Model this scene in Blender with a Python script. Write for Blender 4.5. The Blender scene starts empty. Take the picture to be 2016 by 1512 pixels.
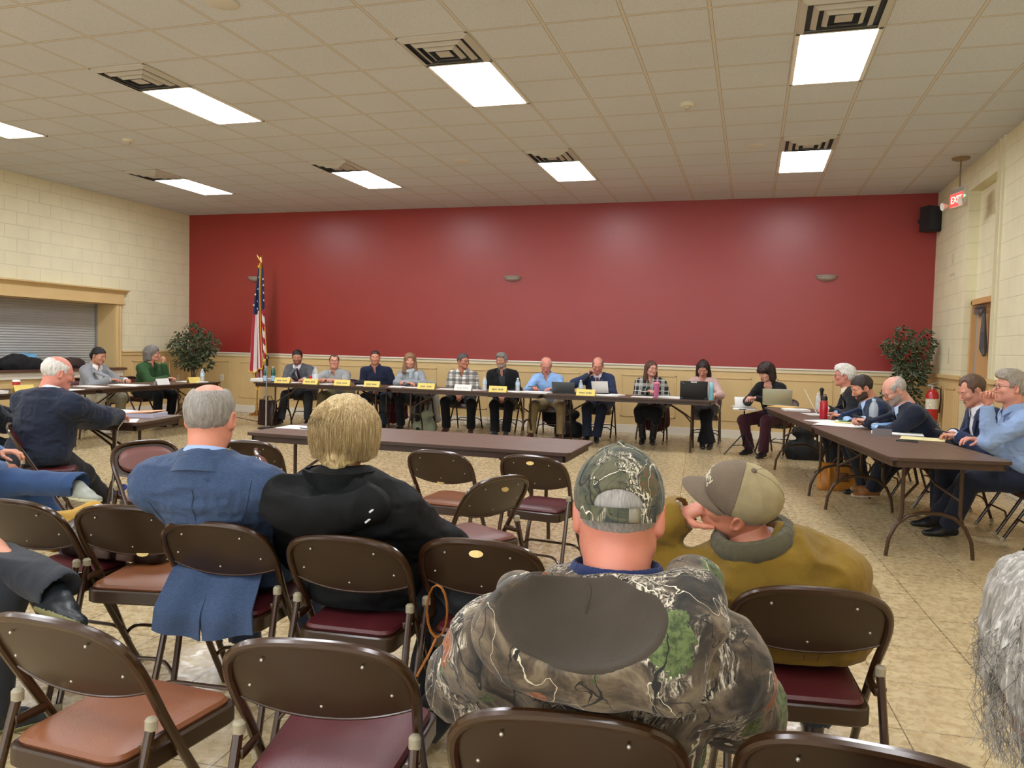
import bpy, bmesh, math, random
import numpy as np
from mathutils import Vector, Matrix
R_=math.radians; PI=math.pi
SC=bpy.context.scene; COL=SC.collection
random.seed(7); RNG=np.random.RandomState(11)
# ------------------------------------------------------------------ camera, world, exposure
YAW,PIT,ROL,HC,FPX=.2928,-.047,.024,1.3892,1555.88
def _cam():
    cy,sy,cp,sp=math.cos(YAW),math.sin(YAW),math.cos(PIT),math.sin(PIT)
    f=Vector((-sy*cp,cy*cp,sp)); r=Vector((cy,sy,0)); u=r.cross(f)
    cr,sr=math.cos(ROL),math.sin(ROL)
    a=cr*r+sr*u; b=-sr*r+cr*u
    m=Matrix(((a.x,b.x,-f.x,0),(a.y,b.y,-f.y,0),(a.z,b.z,-f.z,HC),(0,0,0,1)))
    cd=bpy.data.cameras.new('camera'); cd.sensor_width=36; cd.lens=36*FPX/2016; cd.clip_start=.05; cd.clip_end=100
    c=bpy.data.objects.new('camera',cd); COL.objects.link(c); c.matrix_world=m; SC.camera=c
_cam()
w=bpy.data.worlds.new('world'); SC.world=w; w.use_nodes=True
w.node_tree.nodes['Background'].inputs[0].default_value=(.93,.97,1,1); w.node_tree.nodes['Background'].inputs[1].default_value=1.3  # added ambient fill, reaches the room through the unwalled end behind the camera
SC.view_settings.view_transform='Standard'; SC.view_settings.look='None'; SC.view_settings.gamma=1; SC.view_settings.use_curve_mapping=False
SC.view_settings.exposure=1.1
LIGHT_STRENGTH=13.5
# ------------------------------------------------------------------ materials
def srgb(h):
    h=h.lstrip('#'); c=[int(h[i:i+2],16)/255 for i in (0,2,4)]
    return tuple((x/12.92 if x<=.04045 else ((x+.055)/1.055)**2.4) for x in c)+(1,)
_M={}
def mat(name,color,rough=.6,metal=0,var=0,vscale=8,bump=0,bscale=60,spec=.5,emit=None,estr=0,alpha=1,trans=0,aniso=None,coat=0,sheen=0,sss=0):
    """principled material with procedural colour variation and bump"""
    if name in _M: return _M[name]
    m=bpy.data.materials.new(name); m.use_nodes=True; nt=m.node_tree; N=nt.nodes; L=nt.links
    b=N['Principled BSDF']; c=srgb(color) if isinstance(color,str) else color
    b.inputs['Base Color'].default_value=c; b.inputs['Roughness'].default_value=rough; b.inputs['Metallic'].default_value=metal
    b.inputs['Specular IOR Level'].default_value=spec
    if coat: b.inputs['Coat Weight'].default_value=coat; b.inputs['Coat Roughness'].default_value=.15
    if sheen: b.inputs['Sheen Weight'].default_value=sheen
    if sss:
        b.inputs['Subsurface Weight'].default_value=sss; b.inputs['Subsurface Radius'].default_value=(.012,.005,.003); b.inputs['Subsurface Scale'].default_value=1
    if trans: b.inputs['Transmission Weight'].default_value=trans; b.inputs['IOR'].default_value=1.3
    if alpha<1: b.inputs['Alpha'].default_value=alpha
    if emit: b.inputs['Emission Color'].default_value=srgb(emit); b.inputs['Emission Strength'].default_value=estr
    tc=N.new('ShaderNodeTexCoord'); mp=N.new('ShaderNodeMapping'); L.new(tc.outputs['Object'],mp.inputs[0])
    if aniso: mp.inputs['Scale'].default_value=aniso
    if var:
        n=N.new('ShaderNodeTexNoise'); n.inputs['Scale'].default_value=vscale; n.inputs['Detail'].default_value=5
        L.new(mp.outputs[0],n.inputs['Vector'])
        r=N.new('ShaderNodeValToRGB'); r.color_ramp.elements[0].position=.3; r.color_ramp.elements[1].position=.7
        r.color_ramp.elements[0].color=tuple(max(0,x*(1-var)) for x in c[:3])+(1,); r.color_ramp.elements[1].color=tuple(min(1,x*(1+var)) for x in c[:3])+(1,)
        L.new(n.outputs['Fac'],r.inputs[0]); L.new(r.outputs[0],b.inputs['Base Color'])
    if bump:
        n=N.new('ShaderNodeTexNoise'); n.inputs['Scale'].default_value=bscale; n.inputs['Detail'].default_value=4
        L.new(mp.outputs[0],n.inputs['Vector'])
        bp=N.new('ShaderNodeBump'); bp.inputs['Strength'].default_value=bump; bp.inputs['Distance'].default_value=.01
        L.new(n.outputs['Fac'],bp.inputs['Height']); L.new(bp.outputs[0],b.inputs['Normal'])
    _M[name]=m; return m
class NT:
    """tiny node helper"""
    def __init__(s,name):
        s.m=bpy.data.materials.new(name); s.m.use_nodes=True; s.t=s.m.node_tree; s.b=s.t.nodes['Principled BSDF']; _M[name]=s.m
        s.tc=s.t.nodes.new('ShaderNodeTexCoord')
    def n(s,typ,**kw):
        x=s.t.nodes.new('ShaderNode'+typ)
        for k,v in kw.items():
            if k.startswith('_'): setattr(x,k[1:],v)
            else:
                key=int(k[1:]) if (k[0]=='i' and k[1:].isdigit()) else k
                x.inputs[key].default_value=v
        return x
    def l(s,a,b): s.t.links.new(a,b)
    def ramp(s,fac,stops,interp='LINEAR'):
        r=s.t.nodes.new('ShaderNodeValToRGB'); r.color_ramp.interpolation=interp
        e=r.color_ramp.elements
        while len(e)<len(stops): e.new(.5)
        for i,(p,c) in enumerate(stops):
            e[i].position=p; e[i].color=srgb(c) if isinstance(c,str) else c
        s.l(fac,r.inputs[0]); return r
    def math(s,op,a,b=None):
        x=s.t.nodes.new('ShaderNodeMath'); x.operation=op
        for i,v in enumerate((a,b)):
            if v is None: continue
            if isinstance(v,(int,float)): x.inputs[i].default_value=v
            else: s.l(v,x.inputs[i])
        return x.outputs[0]
    def mix(s,fac,a,b,mode='MIX'):
        x=s.t.nodes.new('ShaderNodeMix'); x.data_type='RGBA'; x.blend_type=mode
        for sock,v in ((x.inputs[0],fac),(x.inputs[6],a),(x.inputs[7],b)):
            if isinstance(v,(int,float)): sock.default_value=v
            elif isinstance(v,str): sock.default_value=srgb(v)
            elif isinstance(v,tuple): sock.default_value=v
            else: s.l(v,sock)
        return x.outputs[2]
    def bump(s,h,strength=.3,dist=.01):
        x=s.n('Bump',Strength=strength,Distance=dist); s.l(h,x.inputs['Height']); s.l(x.outputs[0],s.b.inputs['Normal']); return x
    def map(s,scale=(1,1,1),rot=(0,0,0),loc=(0,0,0)):
        x=s.n('Mapping'); x.inputs['Scale'].default_value=scale; x.inputs['Rotation'].default_value=rot; x.inputs['Location'].default_value=loc
        s.l(s.tc.outputs['Object'],x.inputs[0]); return x.outputs[0]
    def noise(s,vec,scale,detail=4,rough=.5,dist=0):
        x=s.n('TexNoise',Scale=scale,Detail=detail,Roughness=rough,Distortion=dist); s.l(vec,x.inputs['Vector']); return x.outputs['Fac']
# ------------------------------------------------------------------ objects
def tag(o,label=None,cat=None,group=None,kind=None):
    if label: o['label']=label
    if cat: o['category']=cat
    if group: o['group']=group
    if kind: o['kind']=kind
    return o
def thing(name,label,cat,loc=(0,0,0),rz=0,group=None):
    o=bpy.data.objects.new(name,None); o.empty_display_size=.1; COL.objects.link(o); o.location=loc; o.rotation_euler=(0,0,rz)
    return tag(o,label,cat,group)
def mesh_obj(name,verts,faces,m=None,parent=None,smooth=True,fm=None,auto=False):
    me=bpy.data.meshes.new(name); 
    me.from_pydata([tuple(map(float,v)) for v in verts],[],[tuple(int(i) for i in f) for f in faces])
    ms=m if isinstance(m,(list,tuple)) else ([m] if m else [])
    for x in ms: me.materials.append(x)
    if fm is not None: me.polygons.foreach_set('material_index',np.asarray(fm,dtype=np.int32))
    if smooth: me.polygons.foreach_set('use_smooth',np.ones(len(me.polygons),bool))
    me.update()
    o=bpy.data.objects.new(name,me); COL.objects.link(o)
    if parent: o.parent=parent
    return o
class MB:
    """mesh collector"""
    def __init__(s): s.v=[]; s.f=[]; s.m=[]; s.cur=0
    def _add(s,v,f):
        b=len(s.v); s.v+= [tuple(x) for x in v]; s.f+=[tuple(b+i for i in q) for q in f]; s.m+=[s.cur]*len(f); return s
    def box(s,x0,x1,y0,y1,z0,z1,bev=0,R=None,c=(0,0,0)):
        bm=bmesh.new(); bmesh.ops.create_cube(bm,size=1)
        for v in bm.verts: v.co=Vector((x0+(v.co.x+.5)*(x1-x0),y0+(v.co.y+.5)*(y1-y0),z0+(v.co.z+.5)*(z1-z0)))
        if bev: bmesh.ops.bevel(bm,geom=bm.edges[:],offset=bev,segments=2,affect='EDGES',profile=.5)
        return s.bm(bm,R,c)
    def bm(s,bm,R=None,c=(0,0,0)):
        bm.verts.ensure_lookup_table(); M=Matrix(R) if R is not None else Matrix.Identity(3); c=Vector(c)
        s._add([M@v.co+c for v in bm.verts],[[v.index for v in f.verts] for f in bm.faces]); bm.free(); return s
    def tube(s,pts,r,n=8,closed=False,cap=True,flat=None):
        P=[Vector(p) for p in pts]; k=len(P); rr=r if isinstance(r,(list,tuple)) else [r]*k
        up=None; V=[];F=[]
        for i in range(k):
            t=(P[(i+1)%k]-P[i-1]) if closed else (P[min(i+1,k-1)]-P[max(i-1,0)])
            t.normalize()
            if up is None:
                up=Vector((0,0,1)) if abs(t.z)<.9 else Vector((1,0,0))
            a=t.cross(up); 
            if a.length<1e-5: a=t.orthogonal()
            a.normalize(); u=a.cross(t); u.normalize(); up=u
            for j in range(n):
                an=2*PI*j/n; V.append(P[i]+(a*math.cos(an)+u*math.sin(an)*(flat or 1))*rr[i])
        for i in range(k if closed else k-1):
            for j in range(n):
                i2=(i+1)%k; j2=(j+1)%n; F.append((i*n+j,i*n+j2,i2*n+j2,i2*n+j))
        if cap and not closed: F.append(tuple(range(n))[::-1]); F.append(tuple((k-1)*n+j for j in range(n)))
        return s._add(V,F)
    def lathe(s,prof,n=20,c=(0,0,0),cap=True,sx=1,sy=1):
        V=[];F=[];k=len(prof)
        for r,z in prof:
            for j in range(n): a=2*PI*j/n; V.append((c[0]+r*math.cos(a)*sx,c[1]+r*math.sin(a)*sy,c[2]+z))
        for i in range(k-1):
            for j in range(n): j2=(j+1)%n; F.append((i*n+j,i*n+j2,(i+1)*n+j2,(i+1)*n+j))
        if cap: F.append(tuple(range(n))[::-1]); F.append(tuple((k-1)*n+j for j in range(n)))
        return s._add(V,F)
    def poly(s,pts,z0,z1,axis='z'):
        """prism of a polygon; axis z: pts are xy; axis y: pts are xz extruded in y; axis x: pts are yz"""
        n=len(pts); V=[]
        for z in (z0,z1):
            for a,b in pts: V.append((a,b,z) if axis=='z' else ((a,z,b) if axis=='y' else (z,a,b)))
        F=[tuple(range(n))[::-1],tuple(range(n,2*n))]+[(i,(i+1)%n,n+(i+1)%n,n+i) for i in range(n)]
        return s._add(V,F)
    def sheet(s,grid,th=0):
        """grid[i][j] points -> surface, thickened along its normals when th"""
        G=np.array(grid,float); a,b=G.shape[:2]
        du=np.gradient(G,axis=0); dv=np.gradient(G,axis=1); nn=np.cross(du,dv); nn/= (np.linalg.norm(nn,axis=2,keepdims=True)+1e-9)
        def quads(off,flip):
            q=[]
            for i in range(a-1):
                for j in range(b-1):
                    t=(off+i*b+j,off+i*b+j+1,off+(i+1)*b+j+1,off+(i+1)*b+j); q.append(t[::-1] if flip else t)
            return q
        V=list((G+nn*th/2).reshape(-1,3)); F=quads(0,True)
        if th:
            V+=list((G-nn*th/2).reshape(-1,3)); o=a*b; F+=quads(o,False)
            ring=[i*b for i in range(a)]+[(a-1)*b+j for j in range(1,b)]+[i*b+b-1 for i in range(a-2,-1,-1)]+[j for j in range(b-2,0,-1)]
            for x,y in zip(ring,ring[1:]+ring[:1]): F.append((x,y,o+y,o+x))
        return s._add(V,F)
    def build(s,name,m,parent=None,smooth=True,sharp=35):
        o=mesh_obj(name,s.v,s.f,m,parent,smooth,s.m if isinstance(m,(list,tuple)) else None)
        if smooth and sharp: o.data.set_sharp_from_angle(angle=R_(sharp))
        return o
def copy_tree(o,parent=None):
    c=o.copy(); COL.objects.link(c)
    if parent: c.parent=parent
    for ch in list(o.children): copy_tree(ch,c)
    return c
def rmove(o,loc,rz): o.location=loc; o.rotation_euler=(0,0,rz); return o
def round_path(pts,r,seg=5):
    """polyline with rounded corners"""
    P=[Vector(p) for p in pts]; out=[P[0]]
    for i in range(1,len(P)-1):
        a,b,c=P[i-1],P[i],P[i+1]; u=(a-b); v=(c-b); rr=min(r,u.length*.49,v.length*.49); u.normalize(); v.normalize()
        p,q=b+u*rr,b+v*rr
        for k in range(seg+1):
            t=k/seg; out.append(p*(1-t)**2+b*2*t*(1-t)+q*t*t)
    out.append(P[-1]); return out
# ------------------------------------------------------------------ signed distance fields -> continuous surfaces
def A3(*v): return np.array(v,float)
def rot(axis,deg):
    a=R_(deg); c,s=math.cos(a),math.sin(a)
    return {'x':np.array([[1,0,0],[0,c,-s],[0,s,c]]),'y':np.array([[c,0,s],[0,1,0],[-s,0,c]]),'z':np.array([[c,-s,0],[s,c,0],[0,0,1]])}[axis]
def cap(a,b,ra,rb=None,ax=None,fl=1): return ('c',np.array(a,float),np.array(b,float),ra,ra if rb is None else rb,ax,fl)
def ell(c,r,Rm=None): return ('e',np.array(c,float),np.array(r,float),Rm)
def tr(p,Rm,t,s=1):
    """transform a primitive by rotation Rm, scale s, then translation t"""
    if p[0]=='c': return ('c',Rm@(p[1]*s)+t,Rm@(p[2]*s)+t,p[3]*s,p[4]*s,None if p[5] is None else Rm@np.array(p[5],float),p[6])
    return ('e',Rm@(p[1]*s)+t,p[2]*s,Rm if p[3] is None else Rm@p[3])
def pbb(p,off):
    if p[0]=='c':
        r=max(p[3],p[4])*max(1,p[6])+off; return np.minimum(p[1],p[2])-r,np.maximum(p[1],p[2])+r
    r=p[2]+off
    if p[3] is not None: r=np.abs(p[3])@r
    return p[1]-r,p[1]+r
def pdist(p,X,Y,Z,off):
    if p[0]=='c':
        _,a,b,ra,rb,ax,fl=p; d=b-a; L=d@d+1e-12
        qx,qy,qz=X-a[0],Y-a[1],Z-a[2]
        t=np.clip((qx*d[0]+qy*d[1]+qz*d[2])/L,0,1)
        qx,qy,qz=qx-t*d[0],qy-t*d[1],qz-t*d[2]
        if ax is not None and fl!=1:
            u=np.array(ax,float); u/=np.linalg.norm(u); k=(qx*u[0]+qy*u[1]+qz*u[2])*(1/fl-1)
            qx,qy,qz=qx+k*u[0],qy+k*u[1],qz+k*u[2]
        return np.sqrt(qx*qx+qy*qy+qz*qz)-(ra+t*(rb-ra)+off)
    _,c,r,Rm=p; r=r+off; qx,qy,qz=X-c[0],Y-c[1],Z-c[2]
    if Rm is not None:
        m=Rm.T; qx,qy,qz=m[0,0]*qx+m[0,1]*qy+m[0,2]*qz, m[1,0]*qx+m[1,1]*qy+m[1,2]*qz, m[2,0]*qx+m[2,1]*qy+m[2,2]*qz
    k0=np.sqrt((qx/r[0])**2+(qy/r[1])**2+(qz/r[2])**2); k1=np.sqrt((qx/r[0]**2)**2+(qy/r[1]**2)**2+(qz/r[2]**2)**2)+1e-6
    return k0*(k0-1)/k1
_lat=RNG.rand(32,32,32).astype(np.float32)
def vnoise(X,Y,Z):
    x,y,z=np.broadcast_arrays(X,Y,Z); xi,yi,zi=np.floor(x).astype(int),np.floor(y).astype(int),np.floor(z).astype(int)
    fx,fy,fz=x-xi,y-yi,z-zi; fx,fy,fz=[t*t*(3-2*t) for t in (fx,fy,fz)]
    g=lambda a,b,c:_lat[(xi+a)&31,(yi+b)&31,(zi+c)&31]
    return ((g(0,0,0)*(1-fx)+g(1,0,0)*fx)*(1-fy)+(g(0,1,0)*(1-fx)+g(1,1,0)*fx)*fy)*(1-fz)+((g(0,0,1)*(1-fx)+g(1,0,1)*fx)*(1-fy)+(g(0,1,1)*(1-fx)+g(1,1,1)*fx)*fy)*fz
class Field:
    def __init__(s,prims,h,off=0,k=.03,lo=None,hi=None):
        bb=[pbb(p,off) for p in prims]
        a=np.min([x[0] for x in bb],0)-3*h; b=np.max([x[1] for x in bb],0)+3*h
        if lo is not None: a=np.maximum(a,lo)
        if hi is not None: b=np.minimum(b,hi)
        s.lo=a; s.h=h; s.n=np.maximum(np.ceil((b-a)/h).astype(int)+1,4); s.F=np.full(s.n,.15,np.float32)
        s.add(prims,off,k)
    def sub(s,a,b):
        i0=np.maximum(np.floor((a-s.lo)/s.h).astype(int),0); i1=np.minimum(np.ceil((b-s.lo)/s.h).astype(int)+1,s.n)
        if np.any(i1<=i0): return None
        sl=tuple(slice(i0[k],i1[k]) for k in range(3))
        g=[(s.lo[k]+np.arange(i0[k],i1[k])*s.h).astype(np.float32) for k in range(3)]
        return sl,g[0][:,None,None],g[1][None,:,None],g[2][None,None,:]
    def add(s,prims,off=0,k=.03):
        for p in prims:
            a,b=pbb(p,off); m=max(k,2*s.h)+s.h; q=s.sub(a-m,b+m)
            if q is None: continue
            sl,X,Y,Z=q; d=pdist(p,X,Y,Z,off); F=s.F[sl]
            h=np.clip(.5+.5*(F-d)/k,0,1); s.F[sl]=F*(1-h)+d*h-k*h*(1-h)
        return s
    def cut(s,prims,off=0,k=.006):
        for p in prims:
            a,b=pbb(p,off); q=s.sub(a-k-s.h,b+k+s.h)
            if q is None: continue
            sl,X,Y,Z=q; d=-pdist(p,X,Y,Z,off); F=s.F[sl]
            h=np.clip(.5-.5*(F-d)/k,0,1); s.F[sl]=F*(1-h)+d*h+k*h*(1-h)
        return s
    def grid(s): return s.sub(s.lo,s.lo+s.n*s.h)[1:]
    def plane(s,p0,n):
        X,Y,Z=s.grid(); n=np.array(n,float); n/=np.linalg.norm(n)
        s.F=np.maximum(s.F,(X-p0[0])*n[0]+(Y-p0[1])*n[1]+(Z-p0[2])*n[2]).astype(np.float32); return s
    def fn(s,f):
        X,Y,Z=s.grid(); s.F=np.maximum(s.F,f(X,Y,Z)).astype(np.float32); return s
    def noise(s,amp,sc,ridge=False,seed=0):
        X,Y,Z=s.grid(); sc=np.array(sc if isinstance(sc,(tuple,list)) else (sc,)*3,float)
        n=vnoise(X*sc[0]+seed*3.7,Y*sc[1]+seed*1.3,Z*sc[2]+seed*2.1)
        if ridge: n=np.abs(n*2-1)
        s.F=(s.F+amp*(n-.5)*2*(s.F<.08)).astype(np.float32); return s
    def front(s,x,z,sgn=1):
        """outermost y (towards sgn) where the field is inside at (x,z)"""
        i=int(round((x-s.lo[0])/s.h)); k=int(round((z-s.lo[2])/s.h))
        i=min(max(i,0),s.n[0]-1); k=min(max(k,0),s.n[2]-1)
        c=np.where(s.F[i,:,k]<0)[0]
        if len(c)==0: return None
        return s.lo[1]+(c[-1] if sgn>0 else c[0])*s.h
    def mesh(s):
        F=s.F.copy()
        F[0]=F[-1]=.05; F[:,0]=F[:,-1]=.05; F[:,:,0]=F[:,:,-1]=.05
        nx,ny,nz=F.shape; ins=F<0; c=ins[:-1,:-1,:-1].astype(np.int8)*0
        for a in (0,1):
            for b in (0,1):
                for d in (0,1): c=c+ins[a:nx-1+a,b:ny-1+b,d:nz-1+d]
        act=(c>0)&(c<8); ids=np.full(act.shape,-1,np.int64); I=np.argwhere(act); ids[act]=np.arange(len(I))
        acc=np.zeros((len(I),3)); cnt=np.zeros(len(I))
        i,j,k=I[:,0],I[:,1],I[:,2]
        for ax in range(3):
            o=[q for q in range(3) if q!=ax]
            for u in (0,1):
                for v in (0,1):
                    p=[0,0,0]; p[o[0]]=u; p[o[1]]=v; q=list(p); q[ax]=1
                    f0=F[i+p[0],j+p[1],k+p[2]]; f1=F[i+q[0],j+q[1],k+q[2]]
                    mk=(f0<0)!=(f1<0); t=np.where(mk,f0/(f0-f1+1e-12),0)
                    w=np.zeros((len(I),3)); w[:,o[0]]=u; w[:,o[1]]=v; w[:,ax]=t
                    acc+=w*mk[:,None]; cnt+=mk
        V=(I+acc/np.maximum(cnt,1)[:,None])*s.h+s.lo
        Q=[]
        for ax in range(3):
            sl0=[slice(1,-1)]*3; sl1=[slice(1,-1)]*3; sl0[ax]=slice(0,-1); sl1[ax]=slice(1,None)
            a=ins[tuple(sl0)]; b=ins[tuple(sl1)]
            o=[(ax+1)%3,(ax+2)%3]
            for flag,fl in ((a&~b,False),(~a&b,True)):
                E=np.argwhere(flag)
                if not len(E): continue
                base=E.copy(); 
                for q in range(3):
                    if q!=ax: base[:,q]+=1
                def cell(du,dv):
                    g=base.copy(); g[:,o[0]]-=du; g[:,o[1]]-=dv; return ids[g[:,0],g[:,1],g[:,2]]
                q4=np.stack([cell(1,1),cell(0,1),cell(0,0),cell(1,0)],1)
                Q.append(q4[:,::-1] if fl else q4)
        Fc=np.concatenate(Q) if Q else np.zeros((0,4),int)
        return V,Fc
def fast_obj(name,V,F,m,parent=None,fm=None):
    me=bpy.data.meshes.new(name); V=np.asarray(V,np.float32); F=np.asarray(F,np.int32)
    me.vertices.add(len(V)); me.vertices.foreach_set('co',V.ravel())
    me.loops.add(F.size); me.loops.foreach_set('vertex_index',F.ravel())
    me.polygons.add(len(F)); me.polygons.foreach_set('loop_start',np.arange(0,F.size,4,dtype=np.int32))
    ms=m if isinstance(m,(list,tuple)) else [m]
    for x in ms: me.materials.append(x)
    me.update(calc_edges=True); me.validate()
    me.polygons.foreach_set('use_smooth',np.ones(len(me.polygons),bool))
    if fm is not None and len(fm)==len(me.polygons): me.polygons.foreach_set('material_index',np.asarray(fm,np.int32))
    o=bpy.data.objects.new(name,me); COL.objects.link(o)
    if parent: o.parent=parent
    return o
def relax(V,F,it=1):
    for _ in range(it):
        acc=np.zeros_like(V); c=np.zeros(len(V))
        for a,b in ((0,1),(1,2),(2,3),(3,0)):
            np.add.at(acc,F[:,a],V[F[:,b]]); np.add.at(acc,F[:,b],V[F[:,a]]); np.add.at(c,F[:,a],1); np.add.at(c,F[:,b],1)
        V=V*.5+.5*acc/np.maximum(c,1)[:,None]
    return V
def sdf_obj(name,f,m,parent=None,it=1,fm=None):
    V,F=f.mesh(); V=relax(V,F,it) if it else V
    idx=None
    if fm is not None: idx=fm(V[F].mean(1))
    return fast_obj(name,V,F,m,parent,idx)
# ------------------------------------------------------------------ people
def skin_mat(tone):
    nm='skin_'+tone.strip('#')
    if nm in _M: return _M[nm]
    t=NT(nm); v=t.tc.outputs['Object']; a=t.noise(v,14,4); c=srgb(tone)
    lo=(c[0]*.93,c[1]*.86,c[2]*.84,1); hi=(min(1,c[0]*1.05),c[1]*1.06,c[2]*1.05,1)
    r=t.ramp(a,[(.3,lo),(.7,hi)]); t.l(r.outputs[0],t.b.inputs['Base Color']); t.b.inputs['Roughness'].default_value=.5
    t.b.inputs['Subsurface Weight'].default_value=.12; t.b.inputs['Subsurface Radius'].default_value=(.01,.004,.002); t.b.inputs['Subsurface Scale'].default_value=1
    t.bump(t.noise(v,260,3),.12,.004); return t.m
def hair_mat(col,streak=.35,light=None):
    nm='hair_'+col.strip('#')+(light or '').strip('#')
    if nm in _M: return _M[nm]
    t=NT(nm); v=t.map((170,170,14)); a=t.noise(v,1,5,.6,.6); c=srgb(col); l=srgb(light) if light else tuple(min(1,x*(1+streak)+.01) for x in c[:3])+(1,)
    d=tuple(x*(1-streak) for x in c[:3])+(1,)
    r=t.ramp(a,[(.3,d),(.5,c),(.7,l)]); t.l(r.outputs[0],t.b.inputs['Base Color']); t.b.inputs['Roughness'].default_value=.45; t.b.inputs['Specular IOR Level'].default_value=.35
    t.bump(a,.5,.006); return t.m
def cloth(name,col,var=.12,bump=.25,bscale=45,rough=.85,weave=0,sheen=.1):
    if name in _M: return _M[name]
    t=NT(name); v=t.tc.outputs['Object']; c=srgb(col)
    a=t.noise(v,7,5); r=t.ramp(a,[(.3,tuple(x*(1-var) for x in c[:3])+(1,)),(.7,tuple(min(1,x*(1+var)) for x in c[:3])+(1,))]); out=r.outputs[0]
    f=t.noise(v,520,2)
    if weave:
        r2=t.ramp(t.noise(t.map((90,90,700)),1,3),[(.35,(1-weave,)*3+(1,)),(.65,(1+weave,)*3+(1,))]); r3=t.ramp(t.noise(t.map((700,700,90)),1,3),[(.35,(1-weave,)*3+(1,)),(.65,(1+weave,)*3+(1,))])
        out=t.mix(1,out,r2.outputs[0],'MULTIPLY'); out=t.mix(1,out,r3.outputs[0],'MULTIPLY')
    t.l(out,t.b.inputs['Base Color']); t.b.inputs['Roughness'].default_value=rough; t.b.inputs['Sheen Weight'].default_value=sheen; t.b.inputs['Specular IOR Level'].default_value=.25
    w1=t.noise(t.map((1,1,.45)),bscale*.35,3,.5,1.2)
    h=t.math('ADD',t.math('MULTIPLY',w1,1.0),t.math('MULTIPLY',f,.12)); t.bump(h,bump,.03); return t.m
def plaid(name,base,lines,scale):
    """woven check: lines = [(period, width, colour, offset)]"""
    if name in _M: return _M[name]
    t=NT(name); sp=t.n('SeparateXYZ'); t.l(t.map((1,1,1)),sp.inputs[0]); out=base
    for ax in ('X','Z'):
        for per,wd,col,off in lines:
            f=t.math('FRACT',t.math('ADD',t.math('MULTIPLY',sp.outputs[ax],1/(per*scale)),off+.5*(ax=='Z')))
            m=t.math('LESS_THAN',f,wd); out=t.mix(t.math('MULTIPLY',m,.6),out,col)
    t.l(out,t.b.inputs['Base Color']); t.b.inputs['Roughness'].default_value=.85
    t.bump(t.noise(t.tc.outputs['Object'],16,3,.5,1),.25,.03); return t.m
EYEW=mat('eye_white','#d8d2ca',.3); LIP=mat('lip','#a8685a',.5); 
GLS=mat('spectacle_frame','#2a2422',.35,.3); GLS2=mat('spectacle_wire','#8a7a66',.3,.8)
def head_prims(g='m',fat=1.0):
    f=(g=='f'); P=[]
    j=.92 if f else 1.0
    P+=[(ell((0,-.014,.030),(.075,.097,.087)),.03),(ell((0,.020,-.022),(.063*fat,.070,.088)),.03),
        (cap((-.043*fat,.000,-.060),(-.012,.066,-.094*j),.024*j*fat,.017),.03),(cap((.043*fat,.000,-.060),(.012,.066,-.094*j),.024*j*fat,.017),.03),
        (ell((0,.073,-.096*j),(.018,.014,.013)),.015),
        (ell((-.040,.060,-.026),(.023,.024,.020)),.02),(ell((.040,.060,-.026),(.023,.024,.020)),.02),
        (cap((-.034,.076,.019),(.034,.076,.019),.012,.012),.014)]
    if fat>1.05: P+=[(ell((0,.035,-.105),(.045*fat,.045,.028)),.03)]
    S=[(ell((-.032,.101,.001),(.017,.017,.012)),.012),(ell((.032,.101,.001),(.017,.017,.012)),.012)]
    Q=[(cap((0,.086,.010),(0,.109,-.034),.0065,.0105),.008),(ell((-.011,.097,-.040),(.0075,.010,.007)),.006),(ell((.011,.097,-.040),(.0075,.010,.007)),.006),
       (cap((-.019,.085,-.0645),(.019,.085,-.0645),.006),.005),(cap((-.016,.085,-.077),(.016,.085,-.077),.0075),.005),
       (cap((-.0455,.079,.004),(-.020,.087,.007),.0042),.004),(cap((.0455,.079,.004),(.020,.087,.007),.0042),.004),
       (cap((-.044,.078,-.006),(-.020,.085,-.008),.0042),.005),(cap((.044,.078,-.006),(.020,.085,-.008),.0042),.005)]
    for s in (-1,1):
        Re=rot('z',-s*22)@rot('x',-10)
        Q.append((ell((s*.081,-.012,-.008),(.010,.0195,.033),Re),.006))
        Q.append((ell((s*.079,-.004,-.032),(.007,.010,.012),Re),.005))
    T=[(cap((-.022,.094,-.0705),(.022,.094,-.0705),.0022),.003)]
    for s in (-1,1): T.append((ell((s*.089,-.008,-.006),(.006,.010,.020),rot('z',-s*22)),.004))
    return P,S,Q,T
_HEAD={}
def head_mesh(g,fat,h=.0032):
    key=(g,fat,h)
    if key in _HEAD: return _HEAD[key]
    P,S,Q,T=head_prims(g,fat); nk=[cap((0,-.025,-.05),(0,-.045,-.19),.052 if g=='f' else .060*fat**.5,.055 if g=='f' else .066*fat**.5)]
    f=Field([p for p,_ in P]+[q for q,_ in Q]+nk,h,0,.03); f.F[:]=.15
    for p,k in P: f.add([p],0,k)
    f.add(nk,0,.03)
    for p,k in S: f.cut([p],0,k)
    for p,k in Q: f.add([p],0,k)
    for p,k in T: f.cut([p],0,k)
    f.plane((0,0,-.175),(0,0,-1))
    V,F=f.mesh(); V=relax(V,F,1); _HEAD[key]=(V,F); return V,F
def hairline(pts):
    ys=[p[0] for p in pts]; zs=[p[1] for p in pts]
    return lambda X,Y,Z:(np.interp(Y,ys,zs)-Z)*.8+0*X
HL_SHORT=[(-.12,-.088),(-.07,-.084),(-.040,-.040),(-.02,.015),(.012,.020),(.02,-.012),(.032,-.010),(.036,.03),(.055,.052),(.075,.062),(.11,.070)]
HL_FEM=[(-.12,-.09),(-.03,-.06),(.0,.0),(.03,.03),(.06,.055),(.11,.068)]
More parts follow.
